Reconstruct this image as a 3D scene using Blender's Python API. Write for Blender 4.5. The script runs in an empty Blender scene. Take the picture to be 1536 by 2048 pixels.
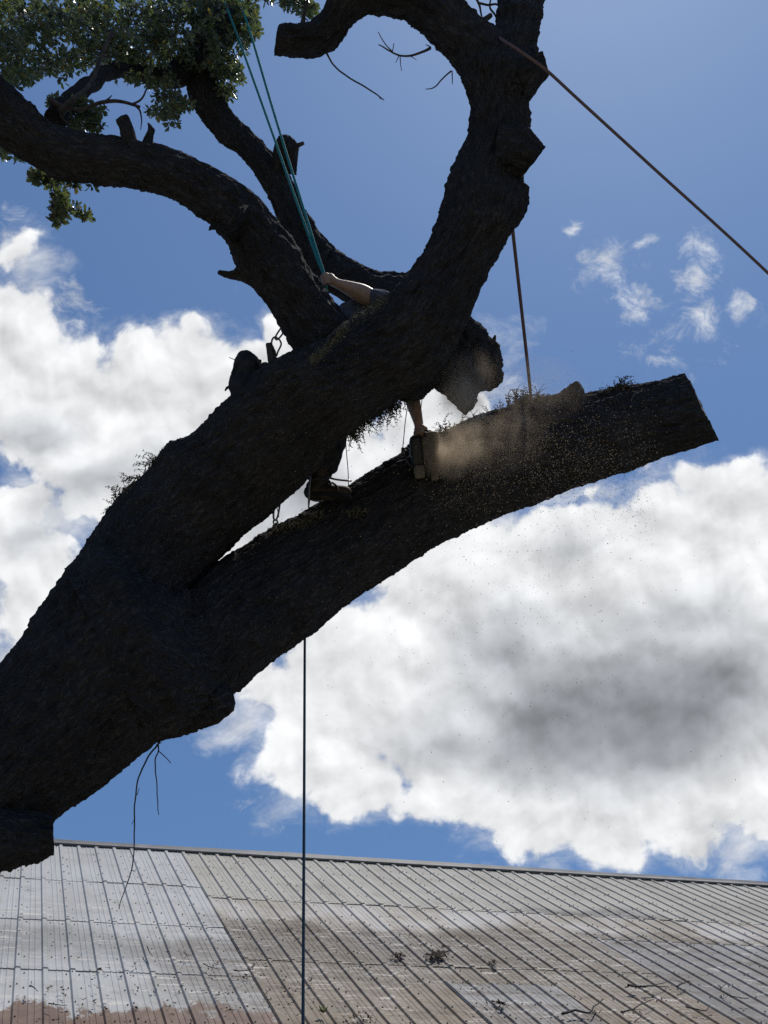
import bpy, math, random
import numpy as np
from mathutils import Vector

# ------------------------------------------------------------------ camera, sky, sun
SC = bpy.context.scene
FPX = 1577.0                      # focal length in pixels of the 1536 x 2048 photograph
PITCH = math.radians(37)
cP, sP = math.cos(PITCH), math.sin(PITCH)
CAM = np.array([0.0, 0.0, 1.7])
AR, AU, AF = np.array([1.0, 0, 0]), np.array([0, -sP, cP]), np.array([0, cP, sP])
cam_d = bpy.data.cameras.new('camera')
cam_d.sensor_fit = 'VERTICAL'; cam_d.sensor_height = 36.0; cam_d.sensor_width = 27.0
cam_d.lens = FPX / 2048 * 36.0
cam_d.clip_start = 0.05; cam_d.clip_end = 3000
cam = bpy.data.objects.new('camera', cam_d); SC.collection.objects.link(cam)
cam.location = CAM; cam.rotation_euler = (math.radians(90) + PITCH, 0, 0)
SC.camera = cam

SUN_EL, SUN_AZ = math.radians(74), math.radians(48)      # azimuth measured from +Y towards +X
SUN = np.array([math.sin(SUN_AZ) * math.cos(SUN_EL), math.cos(SUN_AZ) * math.cos(SUN_EL), math.sin(SUN_EL)])
sl = bpy.data.lights.new('sun', 'SUN'); sl.energy = 3.6; sl.angle = math.radians(0.5); sl.color = (1.0, 0.95, 0.87)
so = bpy.data.objects.new('sun', sl); SC.collection.objects.link(so)
so.rotation_euler = Vector(-SUN).to_track_quat('-Z', 'Y').to_euler()
so.location = (8, 8, 30)
SC.view_settings.view_transform = 'Standard'; SC.view_settings.look = 'None'
SC.view_settings.exposure = 0.0; SC.view_settings.gamma = 1.0
SC.view_settings.use_curve_mapping = False
SC.cycles.use_denoising = False
SC.cycles.max_bounces = 6; SC.cycles.volume_bounces = 1; SC.cycles.transparent_max_bounces = 8


class NT:
    """small helper for wiring node trees"""
    def __init__(s, tree):
        s.t = tree; s.n = tree.nodes; s.l = tree.links
    def put(s, sock, v):
        if v is None: return
        if isinstance(v, bpy.types.NodeSocket): s.l.new(v, sock)
        else: sock.default_value = v
    def node(s, typ, **kw):
        n = s.n.new(typ)
        for k, v in kw.items(): setattr(n, k, v)
        return n
    def m(s, op, a, b=None, c=None, clamp=False):
        n = s.n.new('ShaderNodeMath'); n.operation = op; n.use_clamp = clamp
        for i, v in enumerate((a, b, c)): s.put(n.inputs[i], v)
        return n.outputs[0]
    def vm(s, op, a, b=None, c=None):
        n = s.n.new('ShaderNodeVectorMath'); n.operation = op
        for i, v in enumerate((a, b, c)): s.put(n.inputs[i], v)
        return n.outputs['Value'] if op in ('DOT_PRODUCT', 'LENGTH', 'DISTANCE') else n.outputs[0]
    def xyz(s, x, y, z):
        n = s.n.new('ShaderNodeCombineXYZ')
        for i, v in enumerate((x, y, z)): s.put(n.inputs[i], v)
        return n.outputs[0]
    def noise(s, vec, scale, detail=4.0, rough=0.55, dist=0.0, color=False):
        n = s.n.new('ShaderNodeTexNoise')
        s.put(n.inputs['Vector'], vec); n.inputs['Scale'].default_value = scale
        n.inputs['Detail'].default_value = detail; n.inputs['Roughness'].default_value = rough
        n.inputs['Distortion'].default_value = dist
        return n.outputs['Color'] if color else n.outputs['Fac']
    def ss(s, v, lo, hi, a=0.0, b=1.0, typ='SMOOTHSTEP'):
        n = s.n.new('ShaderNodeMapRange'); n.interpolation_type = typ
        s.put(n.inputs['Value'], v)
        n.inputs['From Min'].default_value = lo; n.inputs['From Max'].default_value = hi
        n.inputs['To Min'].default_value = a; n.inputs['To Max'].default_value = b
        return n.outputs['Result']
    def mix(s, f, a, b, mode='MIX'):
        n = s.n.new('ShaderNodeMix'); n.data_type = 'RGBA'; n.blend_type = mode
        s.put(n.inputs[0], f); s.put(n.inputs[6], a); s.put(n.inputs[7], b)
        return n.outputs[2]
    def mapping(s, vec, loc=(0, 0, 0), rot=(0, 0, 0), scale=(1, 1, 1), typ='POINT'):
        n = s.n.new('ShaderNodeMapping'); n.vector_type = typ
        s.put(n.inputs['Vector'], vec); n.inputs['Location'].default_value = loc
        n.inputs['Rotation'].default_value = rot; n.inputs['Scale'].default_value = scale
        return n.outputs[0]


def build_world():
    w = bpy.data.worlds.new('World'); SC.world = w; w.use_nodes = True
    t = NT(w.node_tree); t.n.clear()
    d = t.node('ShaderNodeTexCoord').outputs['Generated']
    sky = t.node('ShaderNodeTexSky', sky_type='NISHITA', sun_disc=False, sun_elevation=math.atan2(math.sin(SUN_EL) + 0.35, math.cos(SUN_EL)), sun_rotation=SUN_AZ)
    sky.air_density = 1.0; sky.dust_density = 0.25; sky.ozone_density = 1.6; sky.altitude = 0
    t.put(sky.inputs['Vector'], t.vm('NORMALIZE', t.vm('ADD', d, (0, 0, 0.35))))
    skc = t.mix(1.0, sky.outputs[0], SKY_TINT, 'MULTIPLY')
    bsky = t.node('ShaderNodeBackground'); t.put(bsky.inputs[0], skc); bsky.inputs[1].default_value = SKY_STRENGTH
    # bearings of the cloud bank round a fixed heading in the sky (thousandths of the focal scale)
    fz = t.m('MAXIMUM', t.vm('DOT_PRODUCT', d, tuple(AF)), 0.08)
    X = t.m('MULTIPLY_ADD', t.m('DIVIDE', t.vm('DOT_PRODUCT', d, (1, 0, 0)), fz), 1.577, 0.768)
    Y = t.m('MULTIPLY_ADD', t.m('DIVIDE', t.vm('DOT_PRODUCT', d, tuple(AU)), fz), -1.577, 1.024)
    p0 = t.xyz(X, Y, 0.0)
    wc = t.noise(p0, 4.5, 4.0, 0.55, color=True)
    p1 = t.vm('MULTIPLY_ADD', t.vm('SUBTRACT', wc, (0.5, 0.5, 0.5)), (0.09, 0.09, 0.0), p0)
    def field(vec, blobs, k=0.12):
        acc = None
        for (cx, cy, rx, ry, rot, amp) in blobs:
            q = t.mapping(vec, (cx / 1000, cy / 1000, 0), (0, 0, math.radians(rot)), (rx / 1000, ry / 1000, 1), 'TEXTURE')
            v = t.m('MULTIPLY_ADD', t.vm('LENGTH', q), -amp, amp)
            acc = v if acc is None else t.m('SMOOTH_MAX', acc, v, k)
        return acc
    F = field(p1, CLOUDS)
    n1 = t.noise(p1, 6.0, 10.0, 0.57)
    puff = t.node('ShaderNodeTexVoronoi', feature='SMOOTH_F1'); puff.inputs['Smoothness'].default_value = 0.6
    puff.inputs['Scale'].default_value = 9.0; puff.inputs['Detail'].default_value = 1.0; puff.inputs['Roughness'].default_value = 0.55
    t.put(puff.inputs['Vector'], t.vm('MULTIPLY_ADD', t.vm('SUBTRACT', t.noise(p0, 11, 3, color=True), (0.5, 0.5, 0.5)), (0.05, 0.05, 0), p0))
    pf = t.m('SUBTRACT', 0.5, puff.outputs['Distance'])
    n1b = t.noise(t.vm('ADD', p1, (0.010, -0.024, 0)), 6.0, 4.0, 0.5)
    n1c = t.noise(p1, 6.0, 4.0, 0.5)
    nlow = t.noise(p1, 3.2, 3.0, 0.45)
    G = t.m('ADD', F, t.m('MULTIPLY_ADD', t.m('SUBTRACT', n1, 0.5), 2.1, t.m('MULTIPLY', pf, 0.5)))
    G = t.m('ADD', G, CLOUD_BIAS)
    a_thick = t.m('POWER', t.ss(G, -0.06, 0.22), 0.85)
    Fw = field(p1, WISPS, 0.05)
    nw = t.noise(t.mapping(p1, scale=(1, 1.3, 1)), 15.0, 10.0, 0.68, 0.5)
    a_w = t.m('MULTIPLY', t.ss(t.m('ADD', Fw, t.m('MULTIPLY', t.m('SUBTRACT', nw, 0.56), 3.0)), -0.05, 1.15), 0.85)
    Fv = field(p1, VEILS, 0.2)
    nv = t.noise(t.mapping(p1, rot=(0, 0, 0.5), scale=(1, 1.5, 1)), 8.0, 10.0, 0.62, 0.2)
    a_v = t.m('MULTIPLY', t.ss(t.m('ADD', Fv, t.m('MULTIPLY', t.m('SUBTRACT', nv, 0.5), 2.6)), -0.15, 1.1), 0.85)
    a_fr = t.m('MULTIPLY', t.ss(t.m('ADD', G, t.m('MULTIPLY', t.m('SUBTRACT', nw, 0.5), 1.2)), -0.30, 0.45), 0.45)
    alpha = t.m('MAXIMUM', t.m('MAXIMUM', a_thick, a_w), t.m('MAXIMUM', a_v, a_fr))
    D = field(p1, DARKS, 0.3)
    D = t.m('ADD', D, t.m('MULTIPLY', t.m('SUBTRACT', nlow, 0.5), 0.9))
    dk = t.ss(D, 0.0, 0.95)
    relief = t.m('MULTIPLY', t.m('SUBTRACT', n1c, n1b), 1.25)
    relief = t.m('MULTIPLY_ADD', t.m('SUBTRACT', pf, 0.12), 0.26, relief)
    relief = t.m('MULTIPLY', relief, t.m('MULTIPLY_ADD', dk, -0.55, 1.0))
    bright = t.m('ADD', t.m('MULTIPLY_ADD', dk, -0.60, 0.95), relief)  # cloud self-shading painted into the brightness: dark cores, sunward billows
    bright = t.m('MINIMUM', t.m('MAXIMUM', bright, 0.22), 1.06)
    tint = t.mix(dk, (0.97, 0.985, 1.0, 1), (0.93, 0.98, 1.06, 1))
    cc = t.mix(1.0, tint, t.xyz(bright, bright, bright), 'MULTIPLY')
    bcl = t.node('ShaderNodeBackground'); t.put(bcl.inputs[0], cc); bcl.inputs[1].default_value = 1.0
    mx = t.node('ShaderNodeMixShader'); t.put(mx.inputs[0], alpha)
    t.l.new(bsky.outputs[0], mx.inputs[1]); t.l.new(bcl.outputs[0], mx.inputs[2])
    out = t.node('ShaderNodeOutputWorld'); t.l.new(mx.outputs[0], out.inputs[0])


SKY_TINT = (0.75, 0.93, 1.07, 1); SKY_STRENGTH = 0.105; CLOUD_BIAS = 0.03
CLOUDS = [  # bearing x, y, radii, turn, weight
    (40, 700, 120, 170, 20, 1.0), (110, 830, 190, 160, 0, 1.2), (300, 830, 200, 160, 0, 1.3), (400, 720, 90, 130, 0, 1.1),
    (390, 650, 45, 60, 0, 0.9), (270, 725, 50, 45, 0, 0.8), (480, 790, 150, 130, 0, 1.2), (555, 665, 45, 55, 0, 0.9),
    (640, 900, 200, 160, 0, 1.3), (850, 850, 130, 110, 20, 1.1), (600, 1060, 170, 120, 0, 1.2), (240, 960, 150, 110, -30, 0.9),
    (30, 1010, 90, 75, 0, 0.8), (60, 1120, 130, 90, 20, 0.8), (30, 1220, 80, 80, 0, 0.75), (140, 1180, 60, 50, 0, 0.7),
    (10, 505, 60, 45, 0, 0.35), (460, 1080, 150, 120, -30, 1.1), (1130, 1620, 200, 110, 0, 1.0), (1500, 1480, 120, 160, 0, 1.0), (10, 610, 60, 60, 0, 0.8),
    (1130, 1170, 300, 200, -10, 1.5), (1420, 1100, 200, 190, 0, 1.5), (900, 1250, 280, 220, -20, 1.4), (1250, 1420, 380, 250, 0, 1.6),
    (720, 1330, 180, 150, 0, 1.1), (860, 1430, 200, 140, 0, 1.3), (715, 1425, 150, 120, 0, 1.3), (640, 1500, 130, 130, 0, 1.0), (740, 1570, 140, 90, 0, 1.0), (900, 1530, 180, 120, 0, 1.1),
    (1080, 1600, 180, 110, 10, 1.1), (1220, 1660, 90, 90, 30, 0.9), (1450, 1560, 200, 140, 0, 1.1), (1400, 1680, 80, 80, 0, 0.8),
    (1520, 1640, 70, 60, 0, 0.7), (530, 1390, 90, 70, -20, 0.6), (1180, 975, 60, 35, -20, 0.6), (1400, 960, 70, 50, 0, 0.8),
    (1160, 1330, 420, 280, 0, 1.7), (1500, 1300, 160, 220, 0, 1.2), (1330, 1600, 200, 110, 0, 1.0), (1010, 1520, 250, 140, 0, 1.2), (140, 1684, 26, 12, 0, 0.5)]
WISPS = [(1218, 535, 88, 54, -10, 0.9), (1300, 492, 61, 19, -35, 0.72), (1276, 610, 68, 57, 0, 0.9), (1405, 560, 65, 115, 10, 0.85), (1415, 645, 61, 94, -20, 0.77), (1488, 612, 57, 40, 20, 0.85), (1145, 465, 30, 22, 0, 0.99), (1310, 670, 81, 81, 30, 0.5), (1310, 722, 40, 27, 0, 0.54), (30, 480, 81, 68, 0, 0.63), (1290, 935, 68, 34, -20, 0.63), (130, 600, 81, 81, 0, 0.54), (500, 1400, 148, 122, 0, 0.63), (640, 1560, 148, 122, 0, 0.54), (1490, 1690, 108, 81, 0, 0.54), (1130, 990, 148, 68, -20, 0.63)]
VEILS = [(90, 1040, 220, 130, -20, 0.95), (120, 1200, 170, 150, 0, 0.9), (20, 1290, 80, 90, 0, 0.8), (500, 1410, 120, 120, 0, 0.9), (600, 1540, 120, 110, 0, 0.85), (1470, 1660, 150, 110, 0, 0.95), (1120, 1660, 190, 90, 0, 0.8),
         (260, 960, 220, 120, 0, 0.9), (50, 520, 80, 80, 0, 0.6), (1300, 980, 160, 70, 0, 0.7), (1060, 1000, 110, 60, -20, 0.8), (930, 760, 130, 120, 0, 0.5)]
DARKS = [(1290, 1430, 480, 210, -8, 1.25), (1010, 1310, 300, 200, 30, 0.5), (1350, 1250, 300, 120, 0, 0.6), (900, 1480, 260, 110, 0, 0.45), (1450, 1350, 260, 120, 10, 0.75),
         (220, 960, 260, 90, -20, 0.62), (60, 860, 160, 70, 0, 0.5), (610, 1010, 220, 120, -20, 0.75), (800, 870, 120, 70, 0, 0.35),
         (450, 900, 150, 80, -30, 0.5), (1150, 1100, 160, 60, 0, 0.35), (60, 1080, 130, 70, 0, 0.5)]
build_world()

# ------------------------------------------------------------------ helpers
RNG = np.random.default_rng(7)
random.seed(7)


def ray(px, py):
    return AR * ((px - 768) / FPX) + AU * ((1024 - py) / FPX) + AF


def P3(px, py, d):
    """the point d metres in front of the photographer on the bearing (px, py)"""
    return CAM + ray(px, py) * d


def _hash(ix, iy, iz):
    h = (ix.astype(np.int64) * 374761393 + iy.astype(np.int64) * 668265263 + iz.astype(np.int64) * 2147483647) & 0xffffffff
    h = ((h ^ (h >> 13)) * 1274126177) & 0xffffffff
    return ((h ^ (h >> 16)) & 0xffff) / 65535.0


def vnoise(p):
    i = np.floor(p).astype(np.int64); f = p - i; f = f * f * (3 - 2 * f)
    r = 0
    for dx in (0, 1):
        for dy in (0, 1):
            for dz in (0, 1):
                w = (f[:, 0] if dx else 1 - f[:, 0]) * (f[:, 1] if dy else 1 - f[:, 1]) * (f[:, 2] if dz else 1 - f[:, 2])
                r = r + w * _hash(i[:, 0] + dx, i[:, 1] + dy, i[:, 2] + dz)
    return r * 2 - 1


def fbm(p, octs=4, rough=0.5):
    r = 0; a = 1.0; tot = 0
    for k in range(octs):
        r = r + a * vnoise(p * (2.03 ** k) + 17.3 * k); tot += a; a *= rough
    return r / tot


def link(o, parent=None):
    SC.collection.objects.link(o)
    if parent is not None: o.parent = parent
    return o


def mesh_np(name, V, faces, mat=None, parent=None, smooth=True, uv=None, matidx=None):
    """V (n,3); faces: list of arrays, each (m,k) of vertex indices"""
    V = np.asarray(V, dtype=np.float64)
    me = bpy.data.meshes.new(name)
    faces = [np.asarray(f, dtype=np.int32) for f in faces if len(f)]
    nl = sum(f.size for f in faces); nf = sum(len(f) for f in faces)
    me.vertices.add(len(V)); me.vertices.foreach_set('co', V.astype(np.float32).ravel())
    me.loops.add(nl); me.polygons.add(nf)
    me.loops.foreach_set('vertex_index', np.concatenate([f.ravel() for f in faces]))
    cnt = np.concatenate([np.full(len(f), f.shape[1], np.int32) for f in faces])
    st = np.concatenate([[0], np.cumsum(cnt)[:-1]]).astype(np.int32)
    me.polygons.foreach_set('loop_start', st)
    me.polygons.foreach_set('use_smooth', np.full(nf, smooth))
    if uv is not None:
        ul = me.uv_layers.new(name='uv')
        li = np.concatenate([f.ravel() for f in faces])
        ul.data.foreach_set('uv', np.asarray(uv, dtype=np.float32)[li].ravel())
    mats = mat if isinstance(mat, (list, tuple)) else [mat]
    for m_ in mats:
        if m_ is not None: me.materials.append(m_)
    if matidx is not None: me.polygons.foreach_set('material_index', np.asarray(matidx, np.int32))
    me.update(calc_edges=True); me.validate()
    o = bpy.data.objects.new(name, me)
    return link(o, parent)


class MB:
    """collects shapes into one mesh"""
    def __init__(s): s.V = []; s.Q = []; s.T = []; s.n = 0
    def add(s, V, Q=(), T=()):
        V = np.asarray(V, float)
        if len(Q): s.Q.append(np.asarray(Q) + s.n)
        if len(T): s.T.append(np.asarray(T) + s.n)
        s.V.append(V); s.n += len(V)
    def build(s, name, mat, parent=None, smooth=True):
        fs = []
        if s.Q: fs.append(np.concatenate(s.Q))
        if s.T: fs.append(np.concatenate(s.T))
        return mesh_np(name, np.concatenate(s.V), fs, mat, parent, smooth)
    def box(s, c, ax, h):
        """centre, three unit axes (rows), half sizes"""
        c = np.asarray(c, float); ax = np.asarray(ax, float)
        V = [c + ax[0] * h[0] * i + ax[1] * h[1] * j + ax[2] * h[2] * k for i in (-1, 1) for j in (-1, 1) for k in (-1, 1)]
        s.add(V, [(0, 1, 3, 2), (4, 6, 7, 5), (0, 4, 5, 1), (2, 3, 7, 6), (0, 2, 6, 4), (1, 5, 7, 3)])
    def pipe(s, pts, r, k=8, closed=False, sub=1):
        pts = np.asarray(pts, float); r = np.broadcast_to(np.asarray(r, float), (len(pts),)).copy()
        if sub > 1: pts, r = crom(pts, sub), crom(r[:, None], sub)[:, 0]
        V, Q, T = tube_arrays(pts, r, k)
        s.add(V, Q, T)
    def ball(s, c, r, ax=None, nu=14, nv=9):
        c = np.asarray(c, float); r = np.broadcast_to(np.asarray(r, float), (3,))
        ax = np.eye(3) if ax is None else np.asarray(ax, float)
        u = np.linspace(0, 2 * np.pi, nu, endpoint=False); v = np.linspace(0, np.pi, nv + 2)[1:-1]
        uu, vv = np.meshgrid(u, v)
        L = np.stack([np.cos(uu) * np.sin(vv) * r[0], np.sin(uu) * np.sin(vv) * r[1], np.cos(vv) * r[2]], -1).reshape(-1, 3)
        L = np.vstack([L, [[0, 0, r[2]], [0, 0, -r[2]]]])
        Q, T = [], []
        for j in range(nv - 1):
            for i in range(nu):
                Q.append((j * nu + i, (j + 1) * nu + i, (j + 1) * nu + (i + 1) % nu, j * nu + (i + 1) % nu))
        a, b = nv * nu, nv * nu + 1
        for i in range(nu):
            T.append((a, i, (i + 1) % nu)); T.append((b, (nv - 1) * nu + (i + 1) % nu, (nv - 1) * nu + i))
        s.add(c + L @ ax, Q, T)


def crom(A, n):
    """Catmull-Rom through the rows of A, n steps per span"""
    A = np.asarray(A, float)
    B = np.vstack([2 * A[0] - A[1], A, 2 * A[-1] - A[-2]])
    out = []
    for i in range(len(A) - 1):
        p0, p1, p2, p3 = B[i:i + 4]
        for t in np.linspace(0, 1, n, endpoint=False):
            out.append(0.5 * ((2 * p1) + (p2 - p0) * t + (2 * p0 - 5 * p1 + 4 * p2 - p3) * t * t + (3 * p1 - p0 - 3 * p2 + p3) * t ** 3))
    out.append(A[-1])
    return np.array(out)


def frames(pts):
    T = np.gradient(pts, axis=0); T /= np.linalg.norm(T, axis=1)[:, None] + 1e-12
    N = np.zeros_like(T)
    a = np.array([0, 0, 1.0]) if abs(T[0][2]) < 0.9 else np.array([1.0, 0, 0])
    n = a - T[0] * (a @ T[0]); n /= np.linalg.norm(n)
    for i in range(len(T)):
        n = n - T[i] * (n @ T[i]); n /= np.linalg.norm(n) + 1e-12; N[i] = n
    return T, N, np.cross(T, N)


def tube_arrays(pts, r, k):
    T, N, B = frames(pts); m = len(pts)
    a = np.linspace(0, 2 * np.pi, k, endpoint=False)
    V = (pts[:, None] + (N[:, None] * np.cos(a)[None, :, None] + B[:, None] * np.sin(a)[None, :, None]) * r[:, None, None]).reshape(-1, 3)
    i = np.arange(m - 1)[:, None] * k; j = np.arange(k)[None]; j2 = (j + 1) % k
    Q = np.stack([i + j, i + j2, i + k + j2, i + k + j], -1).reshape(-1, 4)
    V = np.vstack([V, pts[0], pts[-1]]); c0, c1 = m * k, m * k + 1
    jj = np.arange(k); j2 = (jj + 1) % k
    Tt = np.concatenate([np.stack([np.full(k, c0), j2, jj], -1), np.stack([np.full(k, c1), (m - 1) * k + jj, (m - 1) * k + j2], -1)])
    return V, Q, Tt


def tag(o, label=None, cat=None, group=None, kind=None):
    if label: o['label'] = label
    if cat: o['category'] = cat
    if group: o['group'] = group
    if kind: o['kind'] = kind
    return o


def empty(name, loc):
    o = bpy.data.objects.new(name, None); o.empty_display_size = 0.2
    o.location = loc; link(o)
    return o


def adopt(o, root):
    """parent a mesh built in world coordinates to an Empty without moving it"""
    o.parent = root
    if root.parent is None:
        o.location = Vector(o.location) - Vector(root.location)
    return o


# ------------------------------------------------------------------ materials
def mat(name, col=(0.5, 0.5, 0.5), rough=0.7, metal=0.0, spec=None):
    m_ = bpy.data.materials.new(name); m_.use_nodes = True
    b = m_.node_tree.nodes['Principled BSDF']
    b.inputs['Base Color'].default_value = (*col, 1); b.inputs['Roughness'].default_value = rough
    b.inputs['Metallic'].default_value = metal
    if spec is not None: b.inputs['Specular IOR Level'].default_value = spec
    return m_


def nt_of(m_):
    return NT(m_.node_tree), m_.node_tree.nodes['Principled BSDF']


def noisy(name, c0, c1, scale, rough=0.8, bump=0.0, bscale=None, spec=0.3, detail=5, dist=0.01):
    m_ = mat(name, c0, rough, spec=spec); t, b = nt_of(m_)
    co = t.node('ShaderNodeTexCoord').outputs['Object']
    f = t.ss(t.noise(co, scale, detail, 0.6), 0.35, 0.68)
    t.put(b.inputs['Base Color'], t.mix(f, (*c0, 1), (*c1, 1)))
    if bump:
        bn = t.node('ShaderNodeBump'); bn.inputs['Strength'].default_value = bump; bn.inputs['Distance'].default_value = dist
        t.put(bn.inputs['Height'], t.noise(co, bscale or scale * 2, 6, 0.6))
        t.l.new(bn.outputs[0], b.inputs['Normal'])
    return m_


def bark_material():
    m_ = mat('bark', rough=0.95, spec=0.1); t, b = nt_of(m_)
    uv = t.node('ShaderNodeUVMap').outputs[0]
    co = t.node('ShaderNodeTexCoord').outputs['Object']
    pl = t.node('ShaderNodeTexVoronoi', feature='DISTANCE_TO_EDGE')
    wob = t.vm('SCALE', t.noise(co, 14, 5, 0.65, color=True), None); wob.node.inputs['Scale'].default_value = 0.16
    t.put(pl.inputs['Vector'], t.vm('ADD', t.mapping(uv, scale=(0.55, 2.0, 1)), wob)); pl.inputs['Scale'].default_value = 17
    h = t.ss(pl.outputs['Distance'], 0.0, 0.28)
    fine = t.noise(co, 85, 8, 0.7)
    hh = t.m('MULTIPLY_ADD', h, 0.5, fine)
    big = t.noise(co, 3.2, 4, 0.55)
    c1 = t.mix(t.ss(big, 0.35, 0.65), (0.060, 0.059, 0.066, 1), (0.086, 0.083, 0.087, 1))
    c2 = t.mix(t.ss(fine, 0.45, 0.78), c1, (0.15, 0.142, 0.138, 1))
    c3 = t.mix(h, t.mix(0.5, c2, (0.030, 0.029, 0.031, 1)), c2)
    lich = t.ss(t.noise(co, 11, 8, 0.72), 0.60, 0.70)
    c4 = t.mix(t.m('MULTIPLY', lich, 0.4), c3, (0.17, 0.175, 0.15, 1))
    t.put(b.inputs['Base Color'], c4)
    bn = t.node('ShaderNodeBump'); bn.inputs['Strength'].default_value = 1.0; bn.inputs['Distance'].default_value = 0.04
    t.put(bn.inputs['Height'], hh); t.l.new(bn.outputs[0], b.inputs['Normal'])
    return m_


def wood_material():
    m_ = mat('cut_wood', rough=0.8, spec=0.15); t, b = nt_of(m_)
    co = t.node('ShaderNodeTexCoord').outputs['Object']
    f = t.noise(t.mapping(co, scale=(1, 1, 4)), 18, 5, 0.6)
    c = t.mix(t.ss(f, 0.3, 0.7), (0.09, 0.075, 0.062, 1), (0.22, 0.175, 0.135, 1))
    t.put(b.inputs['Base Color'], c)
    return m_


def leaf_material():
    m_ = mat('oak_leaf', rough=0.33, spec=0.55); t, b = nt_of(m_)
    gi = t.node('ShaderNodeNewGeometry')
    ri = gi.outputs['Random Per Island']
    c = t.mix(ri, (0.050, 0.066, 0.042, 1), (0.13, 0.15, 0.088, 1))
    c = t.mix(t.ss(ri, 0.93, 0.95), c, (0.15, 0.12, 0.05, 1))
    t.put(b.inputs['Base Color'], c)
    tr = t.node('ShaderNodeBsdfTranslucent'); t.put(tr.inputs[0], t.mix(1.0, c, (1.4, 1.6, 0.8, 1), 'MULTIPLY'))
    mx = t.node('ShaderNodeMixShader'); mx.inputs[0].default_value = 0.38
    t.l.new(b.outputs[0], mx.inputs[1]); t.l.new(tr.outputs[0], mx.inputs[2])
    t.l.new(mx.outputs[0], t.n['Material Output'].inputs[0])
    return m_


def rope_material(name, c0, c1, pitch=60.0):
    m_ = mat(name, c0, 0.75, spec=0.2); t, b = nt_of(m_)
    uv = t.node('ShaderNodeUVMap').outputs[0]
    w = t.node('ShaderNodeTexWave', wave_type='BANDS', bands_direction='DIAGONAL')
    t.put(w.inputs['Vector'], t.mapping(uv, scale=(pitch / 20, 1.0, 1))); w.inputs['Scale'].default_value = 6.0
    w.inputs['Distortion'].default_value = 0.3
    co = t.node('ShaderNodeTexCoord').outputs['Object']
    f = t.m('MULTIPLY_ADD', t.noise(co, 40, 3), 0.5, t.m('MULTIPLY', w.outputs['Fac'], 0.5))
    t.put(b.inputs['Base Color'], t.mix(t.ss(f, 0.25, 0.75), (*c0, 1), (*c1, 1)))
    bn = t.node('ShaderNodeBump'); bn.inputs['Strength'].default_value = 0.6; bn.inputs['Distance'].default_value = 0.003
    t.put(bn.inputs['Height'], w.outputs['Fac']); t.l.new(bn.outputs[0], b.inputs['Normal'])
    return m_


BARK = bark_material(); WOOD = wood_material(); LEAF = leaf_material()
TWIG = noisy('twig_bark', (0.035, 0.030, 0.028), (0.075, 0.065, 0.055), 30, 0.9)
FERN = noisy('dry_fern', (0.045, 0.042, 0.022), (0.10, 0.080, 0.045), 40, 0.85)
MOSS = noisy('moss', (0.07, 0.065, 0.035), (0.16, 0.14, 0.085), 60, 0.95, 0.8, 120)
STEEL = mat('steel', (0.16, 0.16, 0.17), 0.35, 0.9)
SKIN = noisy('skin', (0.33, 0.205, 0.145), (0.41, 0.265, 0.19), 25, 0.55, 0.15, 160, spec=0.4, dist=0.002)
SHIRT = noisy('navy_cotton', (0.065, 0.072, 0.100), (0.095, 0.104, 0.135), 30, 0.92, 0.35, 500, spec=0.1, dist=0.002)
PANTS = noisy('dark_trousers', (0.022, 0.023, 0.026), (0.04, 0.04, 0.042), 20, 0.92, 0.3, 300, spec=0.1, dist=0.002)
BOOT = noisy('boot_leather', (0.025, 0.020, 0.017), (0.075, 0.05, 0.034), 14, 0.7)
BLACKP = mat('black_plastic', (0.02, 0.02, 0.022), 0.5)
STRAP = mat('dark_webbing', (0.03, 0.03, 0.034), 0.85)
SAWC = noisy('saw_cover', (0.10, 0.088, 0.07), (0.17, 0.145, 0.11), 22, 0.6)
ROPE_T = rope_material('turquoise_rope', (0.015, 0.22, 0.27), (0.07, 0.42, 0.45))
ROPE_B = rope_material('red_brown_rope', (0.12, 0.075, 0.078), (0.27, 0.19, 0.19))
ROPE_D = rope_material('dark_blue_rope', (0.03, 0.06, 0.095), (0.09, 0.14, 0.19))
CORD = mat('thin_cord', (0.05, 0.05, 0.055), 0.8)
HAIR = mat('hair', (0.04, 0.028, 0.02), 0.6)
HELM = mat('helmet_shell', (0.30, 0.29, 0.26), 0.4)


# ------------------------------------------------------------------ ground and the metal roofed building
def build_ground():
    n = 60; a = np.linspace(-500, 500, n + 1); X, Y = np.meshgrid(a, a)
    V = np.stack([X.ravel(), Y.ravel(), np.zeros(X.size)], -1)
    i = np.arange(n)[:, None] * (n + 1); j = np.arange(n)[None]
    Q = np.stack([i + j, i + j + 1, i + n + 2 + j, i + n + 1 + j], -1).reshape(-1, 4)
    g = noisy('grass_ground', (0.13, 0.125, 0.09), (0.24, 0.22, 0.17), 1.5, 0.95, 0.5, 40, spec=0.1)
    o = mesh_np('ground', V, [Q], g, smooth=False); tag(o, kind='structure')


build_ground()

# roof plane: r runs along the ridge, dn down the slope, nn out of the roof
_rz = 0.193; _a = _rz * sP / cP
RR = AR - _a * AU + _rz * AF; RR /= np.linalg.norm(RR)
_up = AR * (75 - 768) + AU * (1024 - 1216) + AF * FPX; _up /= np.linalg.norm(_up)
DN = -_up
NN = np.cross(RR, -DN); NN /= np.linalg.norm(NN)
RO = P3(300, 1694, 13.7) - NN * 0.075


def RP(s, t, h=0.0):
    s = np.asarray(s, float)[..., None]; t = np.asarray(t, float)[..., None]; h = np.asarray(h, float)[..., None]
    return RO + RR * s + DN * t + NN * h


PITCH_RIB, RIB0 = 0.29, -0.35
S0, S1, TEND = -6.5, 24.0, 7.1


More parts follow.
